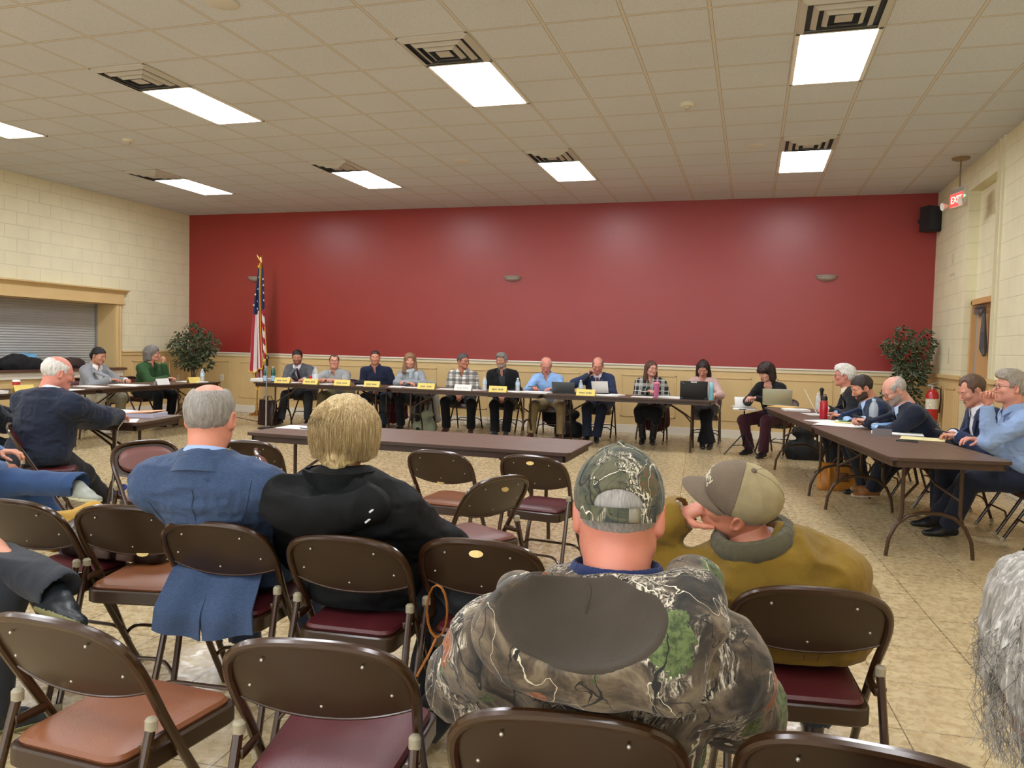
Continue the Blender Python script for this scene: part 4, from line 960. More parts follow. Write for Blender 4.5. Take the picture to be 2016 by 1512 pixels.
def make_chair(seat,badge,detail=True):
    t=thing('folding_chair','x','chair')
    MB().tube(round_path(arch_pts(),.03,3),.0125,10,flat=1.0).build('frame',M_brn,t)
    for s in (-1,1):
        l=MB(); l.tube([(s*.203,-.107,.515),(s*.207,-.17,.30),(s*.214,-.262,.014)],.0118,10); lg=l.build('leg',M_brn,t)
        c=MB(); c.lathe([(.0,.535),(.010,.533),(.0145,.527),(.0145,.505)][::-1],12,(s*.203,-.107,0),cap=False); c.build('cap',M_capc,lg)
        MB().tube([(s*.214,-.261,.03),(s*.214,-.264,0)],.0145,10).build('foot_tip',M_capc,lg)
        MB().tube([(s*.203,.228,.03),(s*.203,.236,0)],.0155,10).build('foot_tip',M_capc,t)
        b=MB(); b.box(s*.188-.004,s*.188+.012 if s>0 else s*.188+.004,-.125,-.04,.452,.476,.003); b.tube([(s*.20,-.115,.47),(s*.218,-.115,.47)],.006,8); b.build('hinge_bracket',M_brn,t)
    for y0,y1,z in ((-.225,-.205,.135),(.165,.15,.125)):
        MB().tube(round_path([(-.215,y0,z),(-.165,y1,z+.06),(.165,y1,z+.06),(.215,y0,z)],.05,5),.0075,8).build('stretcher',M_brn,t)
    # curved back panel
    def zt(x): 
        P=arch_pts(); return float(np.interp(abs(x),[0,.06,.116,.166,.197,.205],[.757,.756,.750,.733,.700,.66]))
    def zb(x): return .560+.035*(abs(x)/.205)**2.2
    G=[];n=20
    for i in range(n+1):
        x=-.200+.400*i/n; row=[]
        for j in range(9):
            z=zb(x)+(zt(x)-zb(x))*j/8; row.append((x,fy(z)-.024*(1-(x/.200)**2)*math.sin(PI*min(1,(.25+.75*(1-j/8)))*.5),z))
        G.append(row)
    bp=MB().sheet(G,.0025).build('back_panel',M_pan,t)
    e=[G[i][0] for i in range(n+1)]; MB().tube(e,.0042,6).build('panel_edge',M_brn,bp)
    G2=[]
    for i in range(n+1):
        x=-.172+.344*i/n; row=[]; a,b_=zb(x)+.028,zt(x)-.028; sq=(1-(abs(x)/.173)**5)**.3; m_=(a+b_)/2; a,b_=m_-(m_-a)*sq,m_+(b_-m_)*sq
        for j in range(9):
            z=a+(b_-a)*j/8; bul=.020*(1-(2*j/8-1)**6)*(1-(abs(x)/.172)**8); row.append((x,fy(z)-.018*(1-(x/.200)**2)*.6+.004+bul,z))
        G2.append(row)
    MB().sheet(G2,.006).build('back_pad',SEATC[seat],t)
    if detail:
        for x,z in ((-.11,.715),(.11,.715),(-.16,.635),(.16,.635),(0,.595)):
            y=fy(z)-.024*(1-(x/.200)**2)*.9-.002; bm=bmesh.new(); bmesh.ops.create_uvsphere(bm,u_segments=8,v_segments=6,radius=.0042); MB().bm(bm,c=(x,y,z)).build('rivet',M_riv,bp)
    if badge:
        x0,z0=badge; q=MB(); q.lathe([(0,0),(.024,0),(.024,.0015),(0,.0015)],20,sy=.5,cap=False)
        y=fy(z0)-.024*(1-(x0/.208)**2)*.9-.004; Rq=rot('x',90-30); q.v=[tuple(Rq@A3(*v)+A3(x0,y,z0)) for v in q.v]; q.build('badge_plate',M_plate,bp)
    # seat
    def outline(s0=1.0,dy=0,n=9,inset=0):
        P=[(-.17+inset,-.178+inset),(.17-inset,-.178+inset),(.200-inset,.16),(.200-inset,.222-inset),(-.200+inset,.222-inset),(-.200+inset,.16)]
        pts=[(-.168+inset,-.175+inset),(.168-inset,-.175+inset),(.190-inset,.225-inset),(-.190+inset,.225-inset)]
        out=[]
        for i in range(4):
            a,b,c=Vector(pts[i-1]),Vector(pts[i]),Vector(pts[(i+1)%4]); u=(a-b).normalized()*.045; v=(c-b).normalized()*.045
            for k in range(n): q=k/(n-1); out.append(tuple((b+u)*(1-q)**2+b*2*q*(1-q)+(b+v)*q*q))
        return out
    def loft(rings):
        mb=MB(); V=[];F=[];m=len(rings[0][0])
        for o,z in rings: V+=[(x,y,z) for x,y in o]
        for i in range(len(rings)-1):
            for j in range(m): F.append((i*m+j,i*m+(j+1)%m,(i+1)*m+(j+1)%m,(i+1)*m+j))
        F.append(tuple(range(m))[::-1]); F.append(tuple((len(rings)-1)*m+j for j in range(m))); mb._add(V,F); return mb
    loft([(outline(inset=.004),.382),(outline(),.387),(outline(),.428),(outline(inset=.004),.433)]).build('seat_pan',M_pan,t)
    loft([(outline(inset=.016),.431),(outline(inset=.012),.440),(outline(inset=.018),.450),(outline(inset=.04),.457),(outline(inset=.09),.460)]).build('seat_pad',SEATC[seat],t)
    return t
def chair(x,y,deg,seat,label,badge=None,group=None):
    key=(seat,badge)
    if key not in _chair:
        o=make_chair(seat,badge); _chair[key]=o
    else: o=copy_tree(_chair[key])
    rmove(o,(x,y,0),R_(deg)); tag(o,label,'chair',group or 'brown metal folding chairs'); return o
B1=(.0,.722); B2=(.03,.565); B3=(-.12,.70)
chair(-1.258,2.463,4,'burgundy','brown metal folding chair holding the blonde woman in black')
chair(-1.769,2.47,5,'burgundy','brown metal folding chair under the man in blue-grey blazer')
chair(-2.254,2.568,12,'tan','empty folding chair with rosy tan seat left of the man in blazer',B2)
chair(-.833,2.583,3,'burgundy','folding chair with gold badge holding a black bag, right of the blonde woman',B1)
chair(.158,2.433,8,'burgundy','folding chair with burgundy seat under the man in mustard jacket')
chair(-.894,1.638,10,'burgundy','empty folding chair in the front row with burgundy seat, bottom centre')
chair(-1.467,1.558,-2,'tan','empty folding chair with orange-tan seat at the bottom left corner')
chair(-.311,1.50,8,'burgundy','folding chair behind the man in camouflage jacket, bottom middle')
chair(.226,1.56,-5,'burgundy','folding chair cut off by the bottom edge right of the camouflage man')
chair(-1.74,4.52,-5,'tan','empty folding chair with orange-tan seat before the middle table',(-.01,.565))
chair(-1.166,4.574,-8,'burgundy','empty upright folding chair with burgundy seat nearest the right end of the middle table',B1)
chair(-2.658,2.493,2,'burgundy','folding chair at the left edge carrying the dark leather bag')
chair(-1.30,3.70,62,'rose','empty folding chair turned sideways with rose-brown seat behind the blonde woman',(.02,.70))
chair(-3.32,3.85,-110,'rose','folding chair turned with its padded rose-brown back showing, left of the blazer man')
chair(-3.02,4.42,8,'burgundy','folding chair with gold badge partly hidden behind the blazer man',B3)
chair(-2.52,4.0,-55,'rose','folding chair showing only its curved back between blazer man and blonde woman')
chair(-4.83,4.42,-45,'burgundy','folding chair under the white-haired man in navy suit')
# ------------------------------------------------------------------ folding tables
def m_table():
    t=NT('table_laminate'); v=t.map((1.2,14,14)); a=t.noise(v,4,6,.6,.6); r=t.ramp(a,[(.3,'#523b2b'),(.55,'#624938'),(.72,'#715846')]); t.l(r.outputs[0],t.b.inputs['Base Color']); t.b.inputs['Roughness'].default_value=.42
    t.bump(a,.05,.002); return t.m
M_tab=m_table(); M_edge=mat('table_edge','#3f2b1e',.45,0,.15,30); M_leg=mat('table_leg_brown','#43301f',.32,.3)
ZT=.725
def make_table(L,W=.762):
    t=thing('folding_table','x','table'); a,b=L/2,W/2; r=.045
    def rr(i):
        out=[]
        for cx,cy,a0 in ((a-i-r,b-i-r,0),(-a+i+r,b-i-r,90),(-a+i+r,-b+i+r,180),(a-i-r,-b+i+r,270)):
            for k in range(6): q=R_(a0+90*k/5); out.append((cx+r*math.cos(q),cy+r*math.sin(q)))
        return out
    MB().poly(rr(.0),ZT-.022,ZT-.002).build('edge_band',M_edge,t,False); MB().poly(rr(.004),ZT-.006,ZT).build('tabletop',M_tab,t,False)
    mb=MB(); i=.035
    mb.box(-a+i,a-i,-b+i,-b+i+.018,ZT-.068,ZT-.02); mb.box(-a+i,a-i,b-i-.018,b-i,ZT-.068,ZT-.02); mb.box(-a+i,-a+i+.018,-b+i,b-i,ZT-.068,ZT-.02); mb.box(a-i-.018,a-i,-b+i,b-i,ZT-.068,ZT-.02); mb.build('apron',M_edge,t,False)
    for s in (-1,1):
        x=s*(a-.30); lg=MB()
        lg.tube([(x,-.285,0),(x,-.270,.12),(x,-.225,.22),(x,-.15,.285),(x,-.06,.31),(x,.06,.31),(x,.15,.285),(x,.225,.22),(x,.270,.12),(x,.285,0)],.0135,10)
        for q in (-1,1): lg.tube([(x,q*.205,.245),(x,q*.19,.30),(x,q*.19,ZT-.03)],.0135,10)
        lg.tube([(x,-.23,ZT-.05),(x,.23,ZT-.05)],.012,8); lg.build('leg_frame',M_leg,t)
        MB().tube([(x,-.19,.40),(x-s*.10,-.06,.50),(x-s*.42,0,ZT-.03)],.010,8).tube([(x,.19,.40),(x-s*.10,.06,.50),(x-s*.42,0,ZT-.03)],.010,8).build('brace',M_leg,t)
    return t
_tb={}
def table(cx,cy,deg,L,label,group='brown folding tables'):
    if L not in _tb: _tb[L]=make_table(L); o=_tb[L]
    else: o=copy_tree(_tb[L])
    rmove(o,(cx,cy,0),R_(deg)); return tag(o,label,'table',group)
x0=-7.65
YT=10.92+.381
for i,lab in enumerate(('brown folding table at the left end of the back row, beside the flag','middle brown folding table of the back row by the red wall','brown folding table at the right end of the back row with the black laptop')):
    table(x0+1.203+2.398*i,YT-.06*i*0-(.04 if i==1 else 0),0,2.39,lab)
table(-2.28,5.27,-1,2.42,'large empty brown folding table in the open middle of the room')
d1=A3(-math.sin(R_(9.3)),math.cos(R_(9.3)),0)
table(.90+.381*.987-.163*1.1,5.66+.061+1.1*.987,9.3+90,2.2,'long brown folding table nearest the camera on the right side')
table(.545+.376-.163*1.15,7.90+.06+1.15*.987,9.3+90,2.3,'brown folding table at the far end of the right side row')
table(-8.38,9.42,90,2.42,'brown folding table on the left side before the two women')
table(-8.38,6.98,90,2.42,'brown folding table on the left side continuing beyond the view')
table(-5.82,5.13,13,2.42,'brown folding table with binders before the navy suited white-haired man')
# ------------------------------------------------------------------ people along the back row
PL1=plaid('plaid_shirt','#e6e2da',[(.11,.42,'#2c2a2a',.1),(.055,.16,'#6a655f',.3)],1.0)
PL2=plaid('plaid_wrap','#141414',[(.16,.30,'#b9b9ae',.2),(.16,.06,'#e8e6da',.62),(.04,.12,'#3a3a38',.1)],1.0)
def brow(x,top,label,**k):
    kw=dict(hw=(x,11.9),top=top,lh=(-.13,.55,.765),rh=(.13,.55,.765),la=(-.15,.40,.085),ra=(.15,.40,.085),b=1.0); kw.update(k)
    ray=math.degrees(math.atan2(-x,11.9)); kw['hyaw']=ray*.6+kw.get('hyaw',0)
    px=kw.pop('px',x); chair(px,12.16,180+kw.pop('cdeg',0),'burgundy','folding chair holding '+label.split(' wearing ')[0].replace('person','the person')+kw.pop('clab',''),None)
    return person(label,(px,12.10),180+ray*.4,**kw)
brow(-7.44,1.245,'person wearing dark grey suit and dark tie, leftmost at the back tables',clab=' in the dark grey suit, leftmost of the back row',top_style='suit',col='#55565a',pants='#3c3d42',tiecol='#35191f',haircol='#1b1614',hpitch=10,hyaw=-6,skin='#c08468',beard='#8a5d49',px=-7.36,ra=(.28,.52,.085),shoes='#17171a')
brow(-6.73,1.185,'person wearing light grey polo shirt, round glasses and khaki trousers, hands clasped',clab=' in the light grey polo shirt',top_style='polo',col='#9ea19f',pants='#6f6548',hair='receding',haircol='#4b3b30',glasses='dark',hpitch=-10,hyaw=0,b=1.16,fat=1.06,skin='#d2957c',lh=(.08,.50,.775),rh=(.16,.50,.775),px=-6.66,lpole=(-1,0,-.4),rpole=(1,0,-.4),ra=(.26,.5,.085))
brow(-5.97,1.275,'person wearing navy blue polo shirt, short dark hair, arms lowered',clab=' in the navy polo shirt',top_style='polo',col='#1b2138',pants='#27303f',hair='buzz',haircol='#3b2a22',hpitch=0,sw=.20,b=1.08,skin='#c78a70',lh=(-.05,.28,.62),rh=(.10,.28,.62),px=-5.93)
brow(-5.34,1.235,'person wearing grey cardigan with pale scarf, long light brown hair',clab=' in the grey cardigan and scarf',g='f',top_style='tee',col='#8e9396',pants='#15161a',hair='long',haircol='#8b6a4a',sw=.165,scarf='#c2cfd8',lh=(.02,.46,.79),rh=(.02,.50,.775),lpole=(-1,-.1,-.3),rpole=(1,-.1,-.3),skin='#cf937a',px=-5.30)
brow(-4.41,1.26,'person wearing black and white plaid shirt, looking sideways, grey hair and glasses',clab=' in the plaid shirt',top_style='shirt',col='#dddddd',cmat=PL1,pants='#131416',shoes='#4a3128',boots=True,haircol='#4f4a48',hair='short',glasses='dark',hyaw=38,b=1.12,lh=(-.05,.33,.63),rh=(.05,.33,.63),lfd=(.5,.6,-.6),rfd=(-.5,.6,-.6),skin='#c08166',fat=1.05,px=-4.46,la=(-.20,.36,.085),ra=(.20,.36,.085))
brow(-3.77,1.283,'person wearing black blazer over dark shirt, wavy grey hair, hands in lap',clab=' in the black blazer',top_style='open',col='#121214',shirtcol='#2c3034',pants='#0f1013',shoes='#3a3d40',sole='#c8c8c0',haircol='#77756f',hair='swept',hyaw=-28,b=1.12,lh=(-.05,.33,.63),rh=(.05,.33,.63),lfd=(.5,.6,-.6),rfd=(-.5,.6,-.6),skin='#bf8268',beard='#9a8a7c',glasses='wire',px=-3.74,la=(-.10,.50,.085),ra=(.06,.56,.085))
brow(-3.04,1.235,'person wearing light blue dress shirt and khaki trousers, bald, writing with a pen',clab=' in the light blue dress shirt',top_style='shirt',col='#8fb2df',pants='#94805a',shoes='#5a3527',haircol='#a89c92',hair='bald',glasses='wire',hpitch=26,b=1.14,fat=1.05,skin='#d58e7a',lh=(-.06,.52,.77),rh=(.22,.52,.78),rcurl=.7,px=-2.98,ra=(.24,.5,.085),la=(-.22,.5,.085))
brow(-2.23,1.26,'person wearing navy suit and burgundy tie, bald, speaking into a handheld microphone',clab=' in the navy suit with microphone',top_style='suit',col='#26304a',shirtcol='#e6e2e4',pants='#1d2334',tiecol='#5a3644',hair='bald',haircol='#6a5a50',hpitch=22,glasses='wire',b=1.12,skin='#cf8d78',rh=(.14,.30,.985),rfd=(-.45,.05,.75),rpalm=(-.3,-.9,.1),rcurl=.95,rpole=(1,.1,-.6),lh=(-.06,.46,.80),px=-2.22,la=(-.02,.5,.085),ra=(.12,.52,.085))
brow(-1.42,1.23,'person wearing black and white plaid wrap with tall black boots, long brown hair',clab=' in the plaid wrap and tall boots',g='f',top_style='tee',col='#151515',cmat=PL2,neckline='v',off=.024,pants='#111113',skirt=True,shoes='#16161a',boots=True,hair='longback',haircol='#54362a',hyaw=26,glasses='wire',sw=.165,skin='#d09a86',rh=(.03,.50,.79),lh=(-.08,.36,.64),la=(-.05,.34,.085),ra=(.09,.34,.085),px=-1.42)
brow(-.67,1.257,'person wearing pale pink jacket and black trousers, dark hair, looking down at black laptop',clab=' in the pale pink jacket',g='f',top_style='tee',col='#c9a8a2',pants='#0f1012',shoes='#101012',hair='longback',haircol='#2b1d1a',hpitch=30,hyaw=-6,sw=.16,skin='#cb8f7a',px=-.62,la=(.02,.46,.085),ra=(-.10,.50,.085),neckline='v')
# ---- right hand side
Tb=person('person in black top and burgundy trousers, dark bobbed hair with bangs, typing on tablet',(.36,11.32),150,hw=(.20,11.03),top=1.25,g='f',top_style='tee',neckline='scoop',col='#141316',pants='#3a1622',shoes='#141416',hair='bangs',haircol='#2c1d1a',hpitch=22,hyaw=-18,sw=.16,skin='#d09c88',lhw=(.08,10.72,.80),rhw=(-.0,10.80,.80),law=(.20,10.95,.085),raw=(.02,11.20,.085))
chair(.38,11.36,150,'burgundy','folding chair under the woman with dark bobbed hair at the table end')
person('person in black blazer and cream shirt, thick white hair, glasses, seen in profile',(1.33,9.62),92,hw=(1.0,9.5),top=1.275,top_style='open',col='#1b1b1f',shirtcol='#e0cfae',pants='#17181c',shoes='#111114',hair='swept',hair_t=.012,haircol='#d2cec6',glasses='dark',hyaw=-6,b=1.08,skin='#c98672',lhw=(.86,9.30,.77),rhw=(.84,9.60,.77),law=(.95,9.3,.085),raw=(.95,9.7,.085))
chair(1.43,9.62,97,'burgundy','folding chair under the white-haired person in black blazer')
person('person in navy blazer and light blue shirt, short dark hair and beard, leaning on table',(1.44,8.62),98,hw=(1.06,8.5),top=1.185,top_style='suit',col='#212c45',shirtcol='#a9c2e6',pants='#23262e',shoes='#1a1a1c',hair='short',haircol='#2a211d',beard='#46332a',hyaw=12,hpitch=24,b=1.1,sw=.2,skin='#c98a70',lhw=(.90,8.60,.77),rhw=(.86,8.85,.77),law=(1.12,8.5,.085),raw=(1.1,8.8,.085),off=.015)
chair(1.54,8.64,99,'burgundy','folding chair under the bearded person in navy blazer')
person('person in dark navy suit, bald with grey beard and black glasses, holding a phone',(1.62,7.74),98,hw=(1.21,7.6),top=1.205,top_style='suit',col='#171c2c',shirtcol='#b9cbe6',tiecol='#6f97c4',pants='#161a28',shoes='#8a5a30',sole='#d8cfbb',hair='bald',haircol='#a9a098',beard='#a08f84',glasses='dark',hyaw=6,hpitch=30,b=1.12,skin='#d29a86',lhw=(1.02,7.72,.80),rhw=(1.0,7.86,.80),lcurl=.7,rcurl=.7,law=(1.14,8.05,.14),raw=(1.2,8.4,.085))
chair(1.72,7.75,98,'burgundy','folding chair under the bald bearded person in dark suit')
person('person in navy jacket and white shirt, short brown hair, looking down at phone',(2.0,7.24),95,hw=(1.70,7.12),top=1.25,top_style='open',col='#222c48',shirtcol='#e0e2e8',pants='#1e2230',shoes='#9a6a3a',sole='#d8cfbb',hair='receding',haircol='#56402f',hyaw=10,hpitch=26,b=1.08,skin='#cf937c',lhw=(1.58,6.98,.77),rhw=(1.60,7.22,.77),law=(1.55,7.25,.085),raw=(1.6,7.55,.085))
chair(2.10,7.22,95,'burgundy','folding chair under the person looking down at phone')
person('person in light blue button shirt, grey curly hair and glasses, hand on chin, right edge',(2.04,6.62),92,hw=(1.80,6.50),top=1.30,top_style='shirt',col='#8ea6cc',pants='#1c2130',shoes='#16161a',hair='thick',hair_t=.009,haircol='#8f8578',glasses='dark',hyaw=4,hpitch=-4,b=1.14,fat=1.04,sw=.2,skin='#cf917c',lhw=(1.615,6.34,1.06),lfd=(-.25,-.1,.9),lpalm=(.8,-.1,.3),lcurl=.8,lpole=(0,-.4,-1),rhw=(1.62,6.55,.79),rpole=(0,-.6,-1),law=(1.52,6.80,.085),raw=(1.50,7.12,.085),near=True)
chair(2.12,6.60,92,'burgundy','folding chair under the person in blue button shirt at the right edge')
# ---- left hand side
person('person in grey blazer and white top, long dark hair in ponytail, looking down at papers',(-9.30,9.30),-90,hw=(-9.05,9.24),top=1.235,g='f',top_style='open',col='#8a8c90',shirtcol='#e8e6e2',pants='#a79f88',shoes='#d0ccc2',hair='ponytail',haircol='#191516',hyaw=2,hpitch=16,sw=.16,skin='#c08a6e',lh=(-.10,.58,.77),rh=(.12,.52,.78))
chair(-9.36,9.30,-90,'burgundy','folding chair under the woman in grey blazer on the left side')
person('person wrapped in green shawl, grey bobbed hair, glasses, resting chin on one hand',(-9.30,10.38),-90,hw=(-9.05,10.31),top=1.255,g='f',top_style='tee',neckline='v',col='#2f4f2a',off=.022,pants='#141519',shoes='#18181a',hair='wavy',haircol='#77706a',glasses='wire',hyaw=26,hpitch=-2,sw=.165,skin='#d0917a',lhw=(-8.88,10.36,.985),lfd=(-.1,.1,.9),lpalm=(-.2,.9,.1),lcurl=.6,lpole=(-.2,.3,-1),rh=(.10,.55,.77))
chair(-9.36,10.38,-90,'burgundy','folding chair under the woman in green shawl on the left side')
person('person in dark navy suit with fringe of white hair, seen from behind, reaching for papers',(-4.87,4.42),2,hw=(-4.77,4.50),top=1.24,top_style='suit',col='#1c2334',shirtcol='#d8dce6',pants='#15181f',shoes='#2b3a8c',sole='#cfd0cc',hair='bald',haircol='#cfc9c0',glasses='wire',hyaw=-30,hpitch=12,b=1.25,fat=1.08,sw=.215,skin='#cf8874',lhw=(-5.05,4.98,.765),rhw=(-4.66,4.95,.775),law=(-5.42,5.12,.085),raw=(-4.99,5.14,.085),near=True,off=.02,rpole=(1,-.3,-.7))
person('person in dark suit partly cut off by the left edge, hands on papers',(-5.62,4.36),-5,hw=(-5.50,4.48),top=1.20,top_style='suit',col='#171c28',shirtcol='#c8d0e0',pants='#14171d',hair='bald',haircol='#c9c4bc',hyaw=-30,b=1.15,skin='#d39a88',lhw=(-5.72,4.84,.765),rhw=(-5.56,4.84,.765),near=True)
chair(-5.66,4.36,-5,'burgundy','folding chair under the suited person cut off by the left edge')
person('person in faded blue sweater and jeans, leg crossed, cut off at left edge',(-4.30,3.25),-25,hw=(-4.30,3.30),top=1.25,top_style='tee',col='#546b94',pants='#2b4368',shoes='#8f9286',sole='#c9c7a8',hair='short',haircol='#5a5048',lh=(-.05,.32,.70),rhw=(-4.12,3.50,.62),raw=(-3.86,3.75,.085),law=(-3.46,3.50,.56),lkp=(-1,.2,.3),lfoot=((.9,.2,.05),(0,.2,1)),near=True,rpole=(1,-.3,-.6))
chair(-4.24,3.22,-25,'burgundy','folding chair under the person in blue sweater at left edge')
person('person in charcoal jeans and dark sneaker, leg crossed, otherwise outside the left edge',(-2.75,1.72),-30,hw=(-2.80,1.72),top=1.25,top_style='tee',col='#2c2f34',pants='#2b2e34',shoes='#1c2024',sole='#77744c',hair='short',haircol='#5a5048',lh=(-.2,.25,.62),rh=(.12,.25,.62),raw=(-2.48,2.05,.085),law=(-2.15,2.03,.545),lkp=(-1,.2,.35),lfoot=((.9,.25,.0),(0,.6,.75)),near=True)
chair(-2.78,1.70,-30,'burgundy','folding chair under the person in charcoal jeans outside the left edge')
# ---- audience in front
def strands(T,name,n,length,rad,hairm,volume=(.112,.122,.112),seed=1,front=False,frizz=.006,inward=.5,top=(0,-.012,.028),seg=12,phi=(0,360)):
    rnd=random.Random(seed); V=[];F=[]; Hc,Rh,hs=T['Hc'],T['Rh'],T['hs']
    rx,ry,rz=volume
    for q in range(n):
        ph=R_(rnd.uniform(*phi)); L0=length*rnd.uniform(.86,1.04); r0=rnd.uniform(.93,1.035); ph2=ph+rnd.gauss(0,.06); st=rnd.uniform(.03,.42)
        face=(math.sin(ph)>.45)
        if face: L0=min(L0,.055 if not front else .03)
        P=[]
        for i in range(seg+1):
            s=st+(1-st)*i/seg; a=s*1.9
            if a<PI/2: x=math.sin(a)*rx; y=math.sin(a)*ry; z=math.cos(a)*rz
            else:
                d=(a-PI/2)/(1.9-PI/2); x=rx*(1-.10*inward*d*d); y=ry*(1-.10*inward*d*d); z=-d*L0
            w=ph+(ph2-ph)*s
            p=A3(x*math.cos(w)*r0+top[0],y*math.sin(w)*r0+top[1],z*(r0 if z>0 else 1)+top[2])
            p+=A3(rnd.gauss(0,1),rnd.gauss(0,1),rnd.gauss(0,.4))*frizz*s
            P.append(Rh@(p*hs)+Hc)
        b=len(V)
        for i,p in enumerate(P):
            t=P[min(i+1,seg)]-P[max(i-1,0)]; t/=np.linalg.norm(t)+1e-9; a1=np.cross(t,A3(0,0,1) if abs(t[2])<.95 else A3(1,0,0)); a1/=np.linalg.norm(a1)+1e-9; a2=np.cross(t,a1); rr=rad*(1-.7*i/seg)
            for k in range(3): an=k*2.094; V.append(p+(a1*math.cos(an)+a2*math.sin(an))*rr)
        for i in range(seg):
            for k in range(3): F.append((b+i*3+k,b+i*3+(k+1)%3,b+(i+1)*3+(k+1)%3,b+(i+1)*3+k))
    o=fast_obj(name,np.array(V),np.array(F),hairm,T['root']); return o
# blazer
def vent(T,m):
    # tails of the blazer hanging behind through the gap under the chair back
    Pv=T['Pv']
    for x0,x1,sw_ in ((-.17,-.02,-.035),(-.03,.15,.03)):
        g=[]
        for i in range(15):
            s=i/14; row=[]
            for j in range(9):
                u=j/8; x=x0+(x1-x0)*u+sw_*s*(1-u if sw_<0 else 1)*.6; y=-.135-.175*min(1,s*1.5)+.012*math.sin(u*7+s*3)-.01*math.sin(PI*s)
                row.append((x,Pv[1]+y,.62-.24*s-(.03*s*(u if sw_<0 else 1-u))))
            g.append(row)
        MB().sheet(g,.007).build('jacket_tail',m,T['root'])
blz=cloth('blazer_weave','#3b4c69',.08,.35,40,.85,.18)
T=person('person in blue-grey blazer, short grey hair, seen from behind in the second row',(-1.84,2.57),14,hw=(-1.82,2.36),top=1.232,sd=.085,top_style='suit',col='#3b4c69',cmat=blz,shirtcol='#9db7e2',pants='#2a3040',shoes='#2a1c16',hair='thin',hair_t=.006,haircol='#8d867e',b=1.14,sw=.205,skin='#cf8a72',lhw=(-1.98,2.78,.62),rhw=(-1.74,2.84,.62),lpole=(-1,-.1,-.5),rpole=(1,-.1,-.5),near=True,off=.018,fat=1.05,hpitch=2,wr=.009)
vent(T,blz)
def seam(T,pts,m,name='seam',r=.0013,sgn=-1):
    P=[]
    for x,z in pts:
        y=T['F0'].front(x,z,sgn)
        if y is not None: P.append((x,y-.0035,z))
    if len(P)>2:
        for _ in range(2): P=[P[0]]+[tuple((A3(*a)+A3(*b)*2+A3(*c))/4) for a,b,c in zip(P,P[1:],P[2:])]+[P[-1]]
        MB().tube(P,r,6).build(name,m,T['root'])
_dk=mat('blazer_seam','#27344a',.9); _n=T['Nk']
seam(T,[(_n[0]+.004*math.sin(i),_n[2]-.06-.012*i) for i in range(24)],_dk)
for _s in (-1,1): seam(T,[(_n[0]+_s*(.185-.0009*i*i*.3),_n[2]-.03-.012*i) for i in range(15)],_dk)
# blonde woman
blk=cloth('black_shell','#06080a',.2,.35,22,.7,0,.0)
T=person('person in black hooded jacket with short blonde hair, seen from behind in the second row',(-1.30,2.54),6,hw=(-1.335,2.45),top=1.185,sd=.08,g='f',top_style='coat',col='#14171a',cmat=blk,pants='#16181d',shoes='#22262a',sole='#d6d2c8',hair='bob',haircol='#b39a6c',hairlight='#e0cb98',b=1.08,sw=.185,skin='#cf8a72',lhw=(-1.42,2.76,.62),rhw=(-1.2,2.8,.62),lpole=(-1,-.1,-.5),rpole=(1,-.1,-.5),near=True,off=.026,law=(-1.1,2.62,.085),raw=(-1.02,2.42,.085))
Bm=hair_mat('#bfa270',.3,'#f0deb4')
strands(T,'hair_strands',5200,.098,.0009,Bm,(.118,.130,.110),4,frizz=.0028,inward=1.2)
def stand_collar(T,m,r0,r1,h,off=(0,0,0),gap=25,name='stand_collar',flare=0,th=.008,dip=0):
    Nk=T['Nk']+A3(*off); G=[]
    for i in range(7):
        s=i/6; row=[]
        for j in range(33):
            a=R_(90+gap+(360-2*gap)*j/32); r=r0+(r1-r0)*s+.004*math.sin(j*1.7+s*4); row.append(Nk+A3(r*1.08*math.cos(a),r*math.sin(a),-.02+h*s*(1-dip*abs(j-16)/16)))
        G.append(row)
    return MB().sheet(G,th).build(name,m,T['root'])
stand_collar(T,blk,.095,.108,.075,(0,-.01,.01),gap=12,th=.010)
Nk=T['Nk']
fh=Field([ell(Nk+A3(-.02,-.110,-.040),(.215,.080,.105),rot('y',-6)),cap(Nk+A3(-.16,-.10,-.0),Nk+A3(.16,-.10,-.03),.05)],.006,0,.04)
fh.cut([ell(Nk+A3(-.01,-.145,.070),(.190,.075,.075),rot('y',-6))],0,.010); fh.noise(.006,(9,14,14),True,1); fh.noise(.003,25,seed=3)
sdf_obj('hood',fh,blk,T['root'],1)
mb=MB()
for s in (.012,-.022): mb.tube([tuple(Nk+A3(.185+s*.4,-.125,-.035+s)),tuple(Nk+A3(.165+s*.4,-.165,-.055+s))],.0035,6)
mb.build('white_cord',mat('cord_white','#d8d8d8',.5),T['root'])
